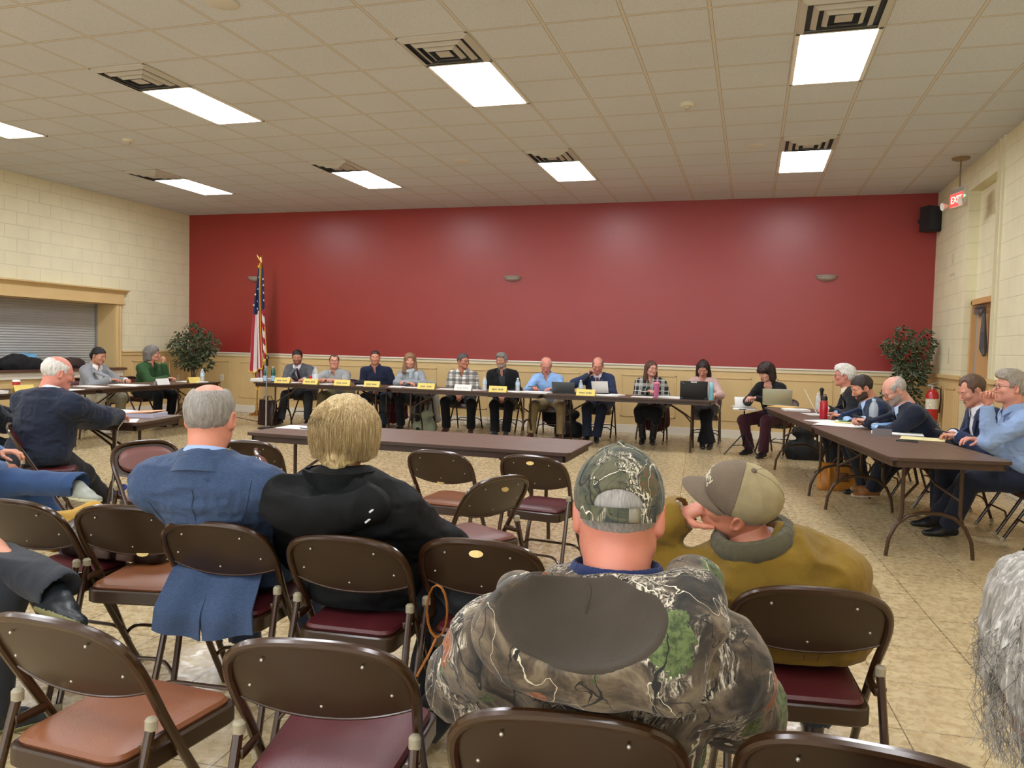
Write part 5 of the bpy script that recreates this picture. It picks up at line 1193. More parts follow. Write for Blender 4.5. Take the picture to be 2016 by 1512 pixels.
# camouflage
def camo(name,pal,sc=1.0,seed=0,lt=(.66,.80)):
    t=NT(name); v=t.map((sc,sc,sc),loc=(seed,seed*.7,seed*.3)); 
    wn=t.n('TexNoise',Scale=7,Detail=4); t.l(v,wn.inputs['Vector']); wa=t.n('VectorMath',_operation='SCALE'); wa.inputs['Scale'].default_value=.09
    sb=t.n('VectorMath',_operation='SUBTRACT'); sb.inputs[1].default_value=(.5,.5,.5); t.l(wn.outputs['Color'],sb.inputs[0]); t.l(sb.outputs[0],wa.inputs[0]); ad=t.n('VectorMath',_operation='ADD'); t.l(v,ad.inputs[0]); t.l(wa.outputs[0],ad.inputs[1]); vv=ad.outputs[0]
    a=t.noise(vv,6,6,.6,.8); base=t.ramp(a,[(.34,pal[0]),(.44,pal[1]),(.50,pal[2]),(.57,pal[3]),(.66,pal[4])])
    # bark: fine elongated high contrast streaks in patches
    mp=t.n('Mapping'); mp.inputs['Scale'].default_value=(95,95,13); mp.inputs['Rotation'].default_value=(.2,.5,0); t.l(vv,mp.inputs[0]); bk=t.noise(mp.outputs[0],1,5,.7,.9); br=t.ramp(bk,[(.40,'#1c1814'),(.50,pal[5]),(.60,'#cfc4ae')])
    pm=t.ramp(t.noise(vv,5.2,2,.5),[(.545,(0,0,0,1)),(.575,(1,1,1,1))]); o=t.mix(pm.outputs[0],base.outputs[0],br.outputs[0])
    mp2=t.n('Mapping'); mp2.inputs['Scale'].default_value=(1,1,.6); mp2.inputs['Location'].default_value=(3,1,5); t.l(vv,mp2.inputs[0])
    vo=t.n('TexVoronoi',Scale=7.5); vo.feature='F1'; t.l(mp2.outputs[0],vo.inputs['Vector']); sep=t.n('SeparateColor'); t.l(vo.outputs['Color'],sep.inputs[0])
    near=t.math('LESS_THAN',t.math('ADD',vo.outputs['Distance'],t.math('MULTIPLY',t.noise(v,34,3,.7),.55)),.62); vein=t.noise(vv,60,4,.7)
    for ch,th,c1,c2 in (('Red',lt[0],pal[6],pal[7]),('Green',lt[1],pal[8],pal[9])):
        m_=t.math('MULTIPLY',near,t.math('GREATER_THAN',sep.outputs[ch],th)); lf=t.ramp(vein,[(.38,c1),(.58,c2)]); o=t.mix(m_,o,lf.outputs[0])
    # twigs
    for k,(s_,c_,w_) in enumerate(((3.0,'#1a1713',.0040),(3.8,'#cfc6b0',.0028),(5.2,'#191612',.004))):
        mq=t.n('Mapping'); mq.inputs['Location'].default_value=(k*2.3,k*1.1,k); mq.inputs['Scale'].default_value=(1.6,1.6,.55); t.l(vv,mq.inputs[0]); q=t.math('ABSOLUTE',t.math('SUBTRACT',t.noise(mq.outputs[0],s_,2,.4,.6),.5)); o=t.mix(t.math('LESS_THAN',q,w_),o,c_)
    t.l(o,t.b.inputs['Base Color']); t.b.inputs['Roughness'].default_value=.85; t.b.inputs['Sheen Weight'].default_value=.1
    t.bump(t.noise(t.map((1,1,.5)),13,3,.5,1),.25,.03); return t.m
def SCOOP(N): return [ell(N+A3(-.060,-.215,.050),(.165,.125,.130),rot('y',6)),cap(N+A3(-.06,-.17,.08),N+A3(-.06,-.19,.2),.12,.16)]
CAM=camo('camouflage_cloth',['#1d1a16','#393126','#57493a','#776953','#463c30','#5e5344','#6e3f25','#9a5a34','#343f22','#5c6a3c'],1.3,0,(.60,.80))
CAMC=camo('camouflage_cap_cloth',['#1c201d','#30362d','#4a4a34','#595640','#272b22','#5a5742','#7d642a','#a3863e','#30452a','#5f4226'],2.0,3,(.50,.70))
T=person('person in camouflage hooded jacket and camouflage cap, seen from behind, nearest the camera',(-.31,1.61),8,hw=(-.237,1.53),top=1.187,sd=.115,trap=.03,top_style='coat',col='#5c5343',cmat=CAM,pants='#27406e',shoes='#3a2c22',hair='buzz',haircol='#8f8a84',b=1.16,sw=.215,skin='#c77f69',lhw=(-.42,1.86,.60),rhw=(-.22,1.88,.60),lpole=(-1.3,-.25,-.35),rpole=(1.3,-.25,-.35),near=True,off=.030,fat=1.04,hpitch=8,custom=lambda k,F,T:F.cut([ell(T['Nk']+A3(-.045,-.20,.04),(.19,.15,.12))],0,.02))
Nk,root=T['Nk'],T['root']
sh=cloth('navy_tee','#1f2a52',.1,.3); fs=Field([cap(Nk+A3(0,.01,-.04),Nk+A3(0,.02,.058),.118,.088),cap(Nk+A3(-.13,.01,.0),Nk+A3(.13,.01,.0),.055)],.005,0,.03); fs.cut([cap(Nk+A3(0,.02,.066),Nk+A3(0,.03,.15),.076,.10)],0,.006); sdf_obj('shirt',fs,sh,root)
HM=cloth('hood_lining','#40382f',.08,.3,20,.95)
Ro=rot('y',4)@rot('x',12); Nk=Nk+A3(0,-.028,.045)
outer=[ell(Nk+A3(-.050,-.125,-.060),(.200,.085,.112),Ro),cap(Nk+A3(-.17,-.03,-.02),Nk+A3(-.15,-.10,-.04),.050,.055),cap(Nk+A3(.140,.02,.015),Nk+A3(.135,-.10,.0),.042,.048),cap(Nk+A3(.135,-.10,.0),Nk+A3(.10,-.16,-.10),.046,.05),cap(Nk+A3(.145,.04,.0),Nk+A3(.14,.11,-.06),.040,.05),cap(Nk+A3(-.10,-.075,-.015),Nk+A3(.08,-.075,-.015),.050)]
fh=Field(outer,.005,0,.045); fh.noise(.009,(7,9,9),True,2); fh.noise(.003,26,seed=5); F0c=fh.F.copy(); fh.cut(SCOOP(Nk),0,.006); fh.cut([cap(Nk+A3(0,.045,-.07),Nk+A3(0,.06,.2),.088)],0,.01)
sdf_obj('hood',fh,CAM,root,1)
fl=Field(outer,.005,0,.045); fl.noise(.009,(7,9,9),True,2); fl.noise(.003,26,seed=5); fl.F=fl.F+.005; fl.cut(SCOOP(Nk),-.004,.006); fl.cut([cap(Nk+A3(0,.045,-.07),Nk+A3(0,.06,.2),.084)],0,.01); fl.noise(.003,(14,14,8),True,1)
sdf_obj('hood_lining',fl,HM,root,2)
MB().tube([tuple(Nk+A3(-.045+.004*math.sin(i),-.094-.0024*i,.035-.010*i)) for i in range(11)],.0022,5).build('hood_seam',HM,root)
def ball_cap(T,ms,fm=None,opening=False,lift=0,button=None,rx=.0):
    Hc,Rh,hs=T['Hc'],T['Rh'],T['hs']; RC=rot('x',rx)
    f=Field([ell((0,-.010,.036+lift),(.086,.108,.094)),cap((0,.03,.085+lift),(0,.05,.07+lift),.045,.05)],.0042,.002,.03)
    f.fn(lambda X,Y,Z:(.012+.10*Y*0+.03*(Y<0)*0-Z+ (-.020)*np.clip(-Y/.1,0,1)+.012*np.clip(Y/.1,0,1))+0*X)
    f.cut([ell((0,-.012,.0),(.078,.098,.082))],0,.003)
    if opening: f.cut([ell((0,-.115,.020),(.046,.05,.030)),],0,.004)
    V,F=f.mesh(); V=relax(V,F,1); V=(Rh@(V*hs).T).T+Hc
    r=T['root']; crown=fast_obj('cap_crown',V,F,ms[0],r)
    if fm:
        f.F=f.F-.0014; f.plane((0,.012,0),(0,-1,0)); V,F=f.mesh(); V=relax(V,F,1); fast_obj('cap_front_panel',(Rh@(V*hs).T).T+Hc,F,ms[1],r)
    T['capf']=f
    w2=lambda p:Rh@(A3(*p)*hs)+Hc
    g=[]
    for i in range(9):
        s=i/8; row=[]
        for j in range(17):
            a=R_(-68+136*j/16); x=.083*math.sin(a)*(1-.10*s); y0=.100*math.cos(a)*.98-.006; y=y0+s*(.082*math.cos(a*1.15)+.0); z=.026+lift-.020*(x/.083)**2*(1+s*.9)-.010*s
            row.append(w2((x,y,z)))
        g.append(row)
    MB().sheet(g,.004).build('brim',ms[-1] if len(ms)>1 else ms[0],r)
    bm=bmesh.new(); bmesh.ops.create_uvsphere(bm,u_segments=12,v_segments=8,radius=.0085); MB().bm(bm,c=tuple(w2((0,-.010,.134+lift)))).build('button',ms[-1] if len(ms)>1 else ms[0],r)
    for k in range(6):
        a=R_(30+60*k); mb=MB(); pts=[]
        for i in range(10):
            s=i/9*1.40; pts.append(w2((.0885*math.sin(s)*math.cos(a),-.010+.1105*math.sin(s)*math.sin(a),.036+lift+.0965*math.cos(s))))
        mb.tube(pts,.0014,5); mb.build('seam',ms[0],r)
    if opening:
        g=[]
        for i in range(4):
            g.append([w2((.089*math.sin(R_(a)),-.010-.112*math.cos(R_(a))+.0,-.004+.009*i-.006*math.cos(R_(a)))) for a in range(-50,51,5)])
        st=MB().sheet(g,.004).build('cap_strap',ms[0],r); q=w2((.030,-.120,.005)); MB().box(-.011,.011,-.004,.004,-.014,.014,.003,Rh.tolist(),tuple(q)).build('strap_buckle',mat('buckle','#6a6250',.3,.6),st)
ball_cap(T,[CAMC],opening=True)
mb=MB()
for k in range(26):   # tuft of grass printed on the sleeve side is part of the cloth; thin fibres
    pass
# man in mustard jacket
mus=cloth('mustard_canvas','#7a5f1c',.14,.45,28,.85,.05)
T=person('person in mustard brown jacket and tan trucker cap, seen from behind, hand at face',(.15,2.57),4,hw=(-.02,2.42),top=1.065,sd=.085,top_style='coat',col='#7d6527',cmat=mus,pants='#2c3442',shoes='#3a2c22',hair='buzz',haircol='#9a948c',b=1.14,sw=.205,skin='#c98469',hyaw=88,hpitch=-14,hroll=-34,stilt=8,lhw=(-.195,2.47,.880),lfd=(.75,-.1,.35),lpalm=(-.3,-.2,.9),lcurl=.9,lpole=(-.9,.15,-.8),rh=(.16,.36,.62),rpole=(.5,-.3,-1),near=True,off=.026,twist=0,wr=.012)
_n=T['Nk']; _dk=mat('canvas_stitch','#5a4410',.9)
for _x in (-.12,-.075,.14,.18): seam(T,[(_n[0]+_x,_n[2]-.05-.012*i) for i in range(20)],_dk,'stitching',.001)
ball_cap(T,[mat('cap_mesh_tan','#9a8c68',.9,0,.12,30,.4,500),mat('cap_front_brown','#6e5f4e',.9,0,.1,20,.3,300)],fm=lambda c:(c[:,1]>.012).astype(int))
wl=mat('cap_lettering','#d9d0b4',.7); Hc,Rh=T['Hc'],T['Rh']
for s_,sz,zz in (('H RUN',.024,.078),('TANKS',.020,.058)):
    for i,chh in enumerate(s_):
        if chh==' ': continue
        an=(i-2)*(12.0 if sz>.021 else 10.5); q=math.sqrt(max(0,1-((zz-.036)/.0975)**2)); el=math.hypot(.0895*math.sin(R_(an)),.1125*math.cos(R_(an))) 
        xx=-math.sin(R_(an))*.086*q; fr_=lambda x_,z_:(T['capf'].front(x_,z_) or .1); p=A3(xx,fr_(xx,zz)+.0015,zz); n_=A3(-(fr_(xx+.016,zz)-fr_(xx-.016,zz))/.032,1,-(fr_(xx,zz+.016)-fr_(xx,zz-.016))/.032); n_/=np.linalg.norm(n_); x_=np.cross(A3(0,0,1),n_)*1.0; x_=-np.cross(n_,A3(0,0,1)); x_/=np.linalg.norm(x_); y_=np.cross(n_,x_); 
        if y_[2]<0: x_=-x_; y_=np.cross(n_,x_)
        R2=Rh@np.stack([x_,y_,n_],1)
        text_obj('cap_letter',chh,sz,wl,T['root'],tuple(Rh@p+Hc),R2.tolist(),.003)
kn=cloth('knit_collar','#55503c',.1,.6,70,.95)
Nk=T['Nk']; mb=MB(); mb.tube([tuple(Nk+A3(.096*math.cos(R_(a))-.01,.092*math.sin(R_(a))-.008,.062+.022*math.sin(R_(a))+.022*math.cos(R_(a)))) for a in range(115,430,9)],.027,10,flat=1.4); mb.build('knit_collar',kn,T['root'])
# grey haired person at the right edge
gh=hair_mat('#8d8880',.4,'#c9c5bd')
T=person('person with long frizzy grey hair and beard, face turned away, at the right edge',(.47,.86),6,hw=(.365,.97),top=1.15,top_style='tee',col='#3a3f48',pants='#2c3442',hair='thick',hair_t=.02,haircol='#8d8880',hairlight='#c9c5bd',beard='#a59c92',b=1.1,skin='#d08e78',lh=(-.12,.3,.62),rh=(.12,.3,.62),hyaw=8,near=True)
strands(T,'hair_strands',1500,.10,.0007,gh,(.105,.122,.112),9,frizz=.010,front=True)
chair(.50,.80,6,'burgundy','folding chair under the grey-haired person at the right edge')
# ------------------------------------------------------------------ things on the tables
PW=mat('paper_white','#e9e7e2',.8,0,.03,20); PY=mat('card_yellow','#e8cf72',.7,0,.05,20); INK=mat('ink_grey','#6b6458',.8)
def tent(x,y,deg,label,m=PY,txt=True):
    t=thing('name_card',label,'name card',(x,y,ZT),R_(deg),'folded name cards on the tables')
    MB().poly([(-.035,0),(-.031,0),(.0,.082),(.031,0),(.035,0),(.001,.088),(-.001,.088)],-.135,.135,'x').build('card',m,t,False)
    if txt:
        mb=MB(); n=.0; 
        for i in range(9): a=-.085+.02*i; w_=.008 if i not in(3,) else .0; 
        for i in range(9):
            if i==4: continue
            a=-.09+.02*i; y0,z0=-.0245,.030; y1,z1=-.0165,.050; mb._add([(a,y0-.001,z0),(a+.013,y0-.001,z0),(a+.013,y1-.001,z1),(a,y1-.001,z1)],[(0,1,2,3)])
        mb.build('faint_lettering',INK if m is not PW else mat('ink_light','#c9c5bd',.8),t,False)
who=['the dark grey suit','the grey suit and grey polo','the grey polo shirt','the navy polo shirt']
tent(-7.13,10.99,2,'yellow folded name card before the person in dark grey suit'); tent(-6.62,10.99,-3,'yellow folded name card right of the red can'); tent(-6.06,10.98,2,'yellow folded name card before the person in grey polo shirt')
tent(-5.55,10.98,-2,'yellow folded name card before the person in navy polo shirt'); tent(-4.65,10.98,3,'yellow folded name card right of the person with scarf'); tent(-4.07,11.0,-1,'white folded name card right of the person in plaid shirt',PW)
tent(-3.52,10.98,1,'yellow folded name card right of the person in black blazer'); tent(-2.22,11.0,-2,'yellow folded name card before the person with microphone')
tent(-8.06,7.12,-88,'yellow folded name card on the left table beside the red cup'); tent(-8.10,9.42,-86,'white folded name card on the left table between the two women',PW); tent(-8.12,10.12,-88,'yellow folded name card before the woman in green shawl')
def paper(x,y,deg,label,w=.216,l=.28,h=.002,m=PW,z=ZT,group='papers on the tables',tilt=0,name='paper_sheet',cat='paper'):
    t=MB()
    n=max(1,min(5,int(h/.004)));
    for k in range(n): r=(k*37%7-3)*.9; t.box(-w/2,w/2,-l/2,l/2,h*k/n,h*(k+1)/n-.0002,0,rot('z',r))
    o=t.build(name,m,None,False); o.location=(x,y,z); o.rotation_euler=(R_(tilt),0,R_(deg)); return tag(o,label,cat,group)
L=[(-7.72,11.30,10,'stack of white binders at the left end of the back tables',.26,.32,.045),(-7.10,11.22,6,'white paper under the hands of the grey suited person',.22,.28,.004),(-6.45,11.18,-8,'white paper before the person in grey polo shirt',.22,.28,.003),
(-5.78,11.22,30,'loose white papers before the person in navy polo shirt',.30,.25,.006),(-5.22,11.15,15,'tilted white paper by the joint of the first two back tables',.22,.30,.012),(-4.98,11.2,-5,'white papers under the forearms of the scarf wearer',.40,.24,.004),
(-4.40,11.15,12,'pale papers before the person in plaid shirt',.24,.28,.006),(-3.95,11.2,-20,'white paper beside the left water bottle',.22,.28,.003),(-3.35,11.18,8,'white paper stack between black blazer and blue shirt',.24,.26,.008),
(-2.98,11.12,-4,'open folder with papers before the person in blue shirt',.42,.28,.02),(-2.05,11.2,5,'white documents before the person with microphone',.36,.28,.012),(-1.85,11.22,-12,'white bound papers right of the microphone speaker',.22,.28,.02),
(-1.45,11.2,4,'pink edged folder left of the pink tumbler',.30,.24,.006),(-1.05,11.25,-6,'open white book right of the pink tumbler',.40,.27,.018)]
for x,y,d,l,w_,ln_,h in L: paper(x,y,d,l,w_,ln_,h)
paper(.42,10.28,62,'manila envelope at the far end of the right tables',.25,.34,.012,mat('manila','#d9b271',.7,0,.04,20),name='manila_envelope',cat='envelope')
for x,y,d,l,w_,ln_,h in [(.70,9.28,20,'printed sheet with a green picture on the right tables',.22,.30,.003),(.78,8.30,40,'white papers nearest the joint of the right tables',.30,.44,.005),(.98,8.52,80,'white papers before the bearded person',.22,.30,.004),(.93,8.05,75,'spread of white plans beside the clear bottle',.42,.60,.003),(1.22,7.42,85,'white documents before the person looking at phone',.25,.40,.006),(.52,9.75,100,'open curled booklet left of the white-haired person',.22,.28,.02)]: paper(x,y,d,l,w_,ln_,h)
paper(1.35,7.05,80,'cream folder beside the black phone on the right table',.24,.32,.004,mat('folder_cream','#e3d8a0',.7)); paper(1.02,8.42,85,'green folder before the bearded person',.23,.32,.004,mat('folder_green','#5f9a6c',.6),z=ZT+.006); paper(.95,8.28,92,'yellow sheet on the right tables beside the white plans',.2,.3,.002,mat('sheet_yellow','#e6de8a',.7),z=ZT+.008)
o=paper(.64,9.20,86,'white sheet held upright before the white-haired person',.23,.30,.002,z=.87,tilt=62,group=None)
o=paper(-2.10,11.42,184,'white sheet held up before the person with microphone',.24,.20,.002,z=.83,tilt=60,group=None)
for x,y,d,l,w_,ln_,h in [(-8.25,8.95,-80,'open notebook before the woman in grey blazer',.30,.44,.012),(-8.40,8.45,-95,'white papers left of the woman in grey blazer',.24,.40,.006),(-8.25,10.25,-85,'white pad before the woman in green shawl',.24,.40,.012),(-8.15,7.75,-80,'white papers behind the navy suited shoulder on the left table',.25,.42,.006),(-8.20,6.80,-90,'stack of white booklets at the left edge of the left table',.24,.3,.03),
 (-5.05,5.25,20,'white papers under the hand of the navy suited person',.22,.30,.004),(-4.78,5.12,40,'white sheet with blue pen at the corner of the binder table',.22,.28,.003),(-5.35,5.62,-10,'white notebook behind the navy suited arm',.28,.36,.014),(-5.70,4.98,10,'white papers before the person at the left edge',.25,.32,.006),(-3.33,5.38,5,'white sheet lying alone on the middle table',.30,.24,.001)]: paper(x,y,d,l,w_,ln_,h)
# binder stack
t=thing('file_folder','thick orange folder stuffed with papers at the end of the binder table','folder',(-4.93,5.50,ZT),R_(12))
mb=MB()
for k in range(9): mb.box(-.16+.004*(k%3),.16-.003*(k%2),-.12+.005*(k%2),.12,.004*k,.004*k+.003,0)
mb.build('sheets',mat('sheet_lilac','#d6d3e2',.8),t,False); MB().box(-.17,.15,-.125,.125,.037,.041,0,rot('y',-4)).build('cover',mat('folder_orange','#dfa077',.7),t,False)
paper(-5.15,5.42,8,'blue and white booklet under the orange folder',.2,.28,.004,mat('booklet_blue','#4860a8',.6),group=None)
def pen(x,y,d,label,m='#1b1c22',z=ZT,L=.14):
    t=thing('pen',label,'pen',(x,y,z+.005),R_(d)); MB().tube([(0,0,0),(L*.9,0,0)],.0045,8).build('barrel',mat('pen'+m[1:],m,.35),t); MB().tube([(L*.9,0,0),(L,0,-.001)],[.004,.001],8).build('tip',mat('pen_tip','#8b8b8b',.3,.8),t)
pen(-3.28,5.30,-25,'black pen on the white sheet on the middle table',z=ZT+.002); pen(-4.85,5.08,30,'blue pen at the corner of the binder table','#2c46c0',ZT+.004); pen(.92,8.30,10,'black pen before the bearded person',z=ZT+.012); pen(1.18,7.50,15,'blue pen on documents beside the cream folder','#27306a',ZT+.007)
o=pen(-3.19,11.42,0,'black pen in the hand of the person in blue shirt',z=.80)
# bottles
PET=mat('clear_plastic','#dfe8ee',.12,0,alpha=.42,spec=.7); WAT=mat('bottle_water','#cfdbe2',.1,0,alpha=.35)
def bottle(x,y,label,h=.205,r=.031,body=PET,labm=None,capm=None,z=ZT,labz=(.45,.72),name='water_bottle'):
    t=thing(name,label,'bottle',(x,y,z)); p=[(0,0),(r*.92,.002),(r,.012),(r,h*.40),(r*.94,h*.44),(r,h*.48),(r,h*.68),(r*.80,h*.80),(r*.42,h*.90),(r*.40,h*.95)]
    MB().lathe(p,20).build('body',body,t); MB().lathe([(r*.46,h*.93),(r*.46,h*1.0)],16).build('cap',capm or mat('cap_white','#e8e8ea',.4),t)
    if labm: MB().lathe([(r*1.015,h*labz[0]),(r*1.015,h*labz[1]*.95)],20,cap=False).build('label_band',labm,t)
LB=mat('label_blue','#b9d3e6',.5,0,.25,90); GRN=mat('green_glass','#1d5a46',.12,alpha=.92,spec=.8); LBT=mat('label_cyan','#9fc4dc',.5,0,.3,70)
bottle(-3.83,11.28,'clear water bottle right of the person in plaid shirt',labm=LB); bottle(-3.30,11.24,'clear water bottle right of the person in black blazer',labm=LB); bottle(-2.36,11.30,'clear water bottle beside the speaking person and grey laptop',labm=LB); bottle(-8.20,10.42,'clear water bottle at the far end of the left table',labm=LB); bottle(.78,10.02,'small clear water bottle behind the microphone near the white-haired person',labm=None)
bottle(-7.58,11.18,'green glass mineral water bottle, left one of the pair by the flag',.25,.036,GRN,LBT,mat('cap_foil','#c5cdd2',.35,.4),labz=(.06,.42)); bottle(-7.46,11.22,'green glass mineral water bottle, right one of the pair by the flag',.25,.036,GRN,LBT,mat('cap_foil','#c5cdd2'),labz=(.06,.42))
bottle(-6.70,11.25,'large clear bottle with pale label beside the red can',.27,.048,PET,mat('label_pale','#dcdfe6',.5),mat('cap_lilac','#a8a2d0',.4),labz=(.1,.6))
bottle(1.09,7.86,'tall clear reusable bottle with pale blue lid on the right table',.27,.040,PET,None,mat('lid_blue','#a9cbe0',.35),name='reusable_bottle')
t=thing('soda_can','red soda can beside the large clear bottle','can',(-6.80,11.28,ZT)); MB().lathe([(0,0),(.026,.003),(.033,.012),(.033,.105),(.027,.118)],20).build('body',mat('can_red','#b5202a',.3,.4,.25,40),t); MB().lathe([(.027,.118),(.026,.122),(0,.119)],20).build('lid',mat('can_lid','#c2c4c6',.25,.9),t)
t=thing('water_flask','red translucent flask with black lid on the right tables','flask',(.735,8.70,ZT)); MB().lathe([(0,0),(.036,.004),(.038,.02),(.038,.17),(.030,.195)],20).build('body',mat('flask_red','#b0182a',.15,alpha=.88),t); MB().lathe([(.032,.190),(.034,.20),(.033,.225),(.02,.235)],18).build('lid',mat('flask_lid','#1a1a1c',.4),t); MB().tube([(-.02,0,.23),(-.015,0,.25),(.015,0,.25),(.02,0,.23)],.006,6).build('loop',mat('flask_lid','#1a1a1c'),t)
t=thing('steel_flask','pale blue tall flask right of the black laptop','flask',(-.508,11.15,ZT)); MB().lathe([(0,0),(.033,.002),(.034,.01),(.034,.165)],20).build('body',mat('flask_aqua','#86c3cb',.35),t); MB().lathe([(.034,.166),(.034,.235),(.030,.242)],20).build('lid',mat('flask_aqua2','#9bd0d6',.35),t)
t=thing('tumbler','pink tumbler with straw before the person in plaid wrap','cup',(-1.25,11.15,ZT)); MB().lathe([(0,0),(.030,.002),(.034,.05),(.042,.20)],20).build('body',mat('tumbler_pink','#c2688c',.2,0,.3,70,alpha=.85),t); MB().lathe([(.045,.195),(.046,.215),(.035,.222),(0,.223)],20).build('lid',mat('tumbler_lid','#e089a5',.3),t); MB().tube([(0,0,.2),(.004,0,.29)],.004,8).build('straw',mat('straw_pink','#e59ab4',.3),t)
t=thing('paper_cup','red paper cup with white lid and white bird mark on the left table','cup',(-8.28,7.22,ZT)); MB().lathe([(0,0),(.030,.001),(.042,.115)],20).build('body',mat('cup_red','#c32b30',.5),t); MB().lathe([(.044,.112),(.045,.122),(.038,.135),(0,.135)],20).build('lid',mat('cup_lid','#eeeae4',.4),t)
mb=MB()
for pts in ([(-.018,.075),(.0,.045),(.022,.085),(.012,.04),(.0,.03),(-.010,.04)],[(-.006,.085),(.004,.05),(-.002,.05)]): mb.poly([(p[0],p[1]) for p in pts],-.002,.0,'y')
mb.v=[((lambda a:(.0385*math.cos(a)+.001,.0385*math.sin(a)-.0005,z))(-.75+x/.038)) for x,y,z in mb.v]; mb.v=[(x*(1+.1*(z-.03)/.03),y*(1+.1*(z-.03)/.03),z) for x,y,z in mb.v]; mb.build('bird_mark',PW,t,False)
# laptops
def laptop(x,y,deg,label,w,d,lidh,lean,m,dark,z=ZT,extra=None):
    t=thing('laptop',label,'laptop',(x,y,z),R_(deg),None); MB().box(-w/2,w/2,0,d,0,.018,.004).build('keyboard_base',m,t); MB().box(-w/2+.02,w/2-.02,.05,d-.09,.018,.020,.001).build('keys',mat('keys_black','#1a1a1c',.6),t)
    Rl=rot('x',lean); lid=MB().box(-w/2,w/2,-.008,.0,0,lidh,.003,Rl,(0,0,.014)).build('screen_lid',m,t); MB().box(-w/2+.012,w/2-.012,.0,.0012,.012,lidh-.012,0,Rl,(0,0,.014)).build('display',dark,lid,False)
    return t,Rl,lid
DSP=mat('display_dark','#101214',.15)
laptop(-2.60,11.22,0,'dark grey laptop beside the person in blue shirt, lid towards the room',.34,.23,.16,10,mat('laptop_grey','#4e5356',.4,.5),DSP)
t,Rl,lid=laptop(-.735,11.08,1,'large black laptop at the right end of the back tables',.37,.25,.245,8,mat('laptop_black','#141416',.55),DSP)
MB().box(-.04,.04,-.0095,-.008,.225,.238,0,Rl,(0,0,.014)).build('white_sticker',PW,lid,False)
text_obj('laptop_mark','ThinkPad',.016,mat('logo_grey','#a9a9ab',.4,.3),lid,tuple(Rl@A3(-.155,-.0095,.222)+A3(0,0,.014)),(Rl@rot('y',30)@rot('x',90)).tolist(),.0006,'CENTER')
MB().box(-.175,-.15,-.010,-.004,.0,.012,.002,Rl,(0,0,.014)).box(.15,.175,-.010,-.004,.0,.012,.002,Rl,(0,0,.014)).build('hinge',mat('hinge_grey','#8a8c8e',.3,.7),lid)
laptop(.34,10.62,-6,'silver laptop before the dark-haired woman at the far end of the right tables',.36,.24,.20,12,mat('laptop_silver','#a9a891',.35,.6),DSP)
t,Rl,lid=laptop(-.08,11.02,18,'small white tablet typing machine on a black music stand',.22,.16,.13,-18,mat('tablet_white','#e4e3df',.4),mat('tablet_screen','#c9ccd0',.3),z=.650)
t=thing('tray_stand','black tripod stand with white tray before the dark-haired woman','stand',(-.06,11.08,0))
MB().box(-.15,.15,-.12,.12,.615,.645,.012).build('tray',mat('tablet_white','#e4e3df'),t); MB().tube([(0,0,.12),(0,0,.615)],.010,8).build('pole',mat('stand_black','#161618',.4,.4),t)
for a in (200,320,80): MB().tube([(0,0,.30),(.26*math.cos(R_(a)),.26*math.sin(R_(a)),.008)],.008,8).tube([(0,0,.14),(.15*math.cos(R_(a)),.15*math.sin(R_(a)),.13)],.005,6).build('leg',mat('stand_black','#161618'),t)
MB().box(-.07,.02,-.124,-.12,.625,.638,.001).build('black_port',mat('stand_black','#161618'),t)
# microphones
def mic_parts(t,base,d,L=.16):
    b=A3(*base); d=A3(*d); d/=np.linalg.norm(d); MB().tube([b,b+d*L],[.011,.017],12).build('handle',mat('mic_black','#17171a',.4,.3),t); bm=bmesh.new(); bmesh.ops.create_uvsphere(bm,u_segments=16,v_segments=10,radius=.026); MB().bm(bm,c=tuple(b+d*(L+.018))).build('grille',mat('mic_grille','#2a2a2e',.5,.6,bump=.6,bscale=500),t)
t=thing('microphone','black handheld microphone held by the person in navy suit','microphone',(-2.385,11.60,.905)); mic_parts(t,(0,0,0),(.55,.12,.62),.15)
t=thing('desk_microphone','black microphone on desk stand near the white-haired person','microphone',(.775,9.42,ZT)); MB().lathe([(0,0),(.06,.002),(.055,.014),(.012,.02)],20).build('base',mat('mic_black','#17171a'),t); MB().tube([(0,0,.015),(0,0,.12)],.006).build('stem',mat('mic_black','#17171a'),t); mic_parts(t,(0,0,.10),(-.05,-.02,1),.15)
t=thing('microphone_stand','silver microphone stand with black clip before the left end of the back tables','stand',(-7.30,10.80,0))
MB().lathe([(0,0),(.13,.004),(.13,.018),(.02,.03)],24).build('base',mat('mic_stand_base','#3a3a3c',.4,.6),t); MB().tube([(0,0,.02),(0,0,.50)],.016,12).build('lower_tube',mat('chrome_tube','#a8aaac',.25,.9),t); MB().tube([(0,0,.48),(.01,0,1.02)],.010,12).build('upper_tube',mat('chrome_tube','#a8aaac'),t)
mb=MB(); mb.tube([(.01,0,1.0),(.012,-.01,1.06),(.02,-.02,1.10)],.017,10); mb.tube([(.02+.03*math.cos(a),-.02,1.13+.03*math.sin(a)) for a in [R_(q) for q in range(-60,241,20)]],.008,8); mb.build('clip',mat('mic_black','#17171a'),t)
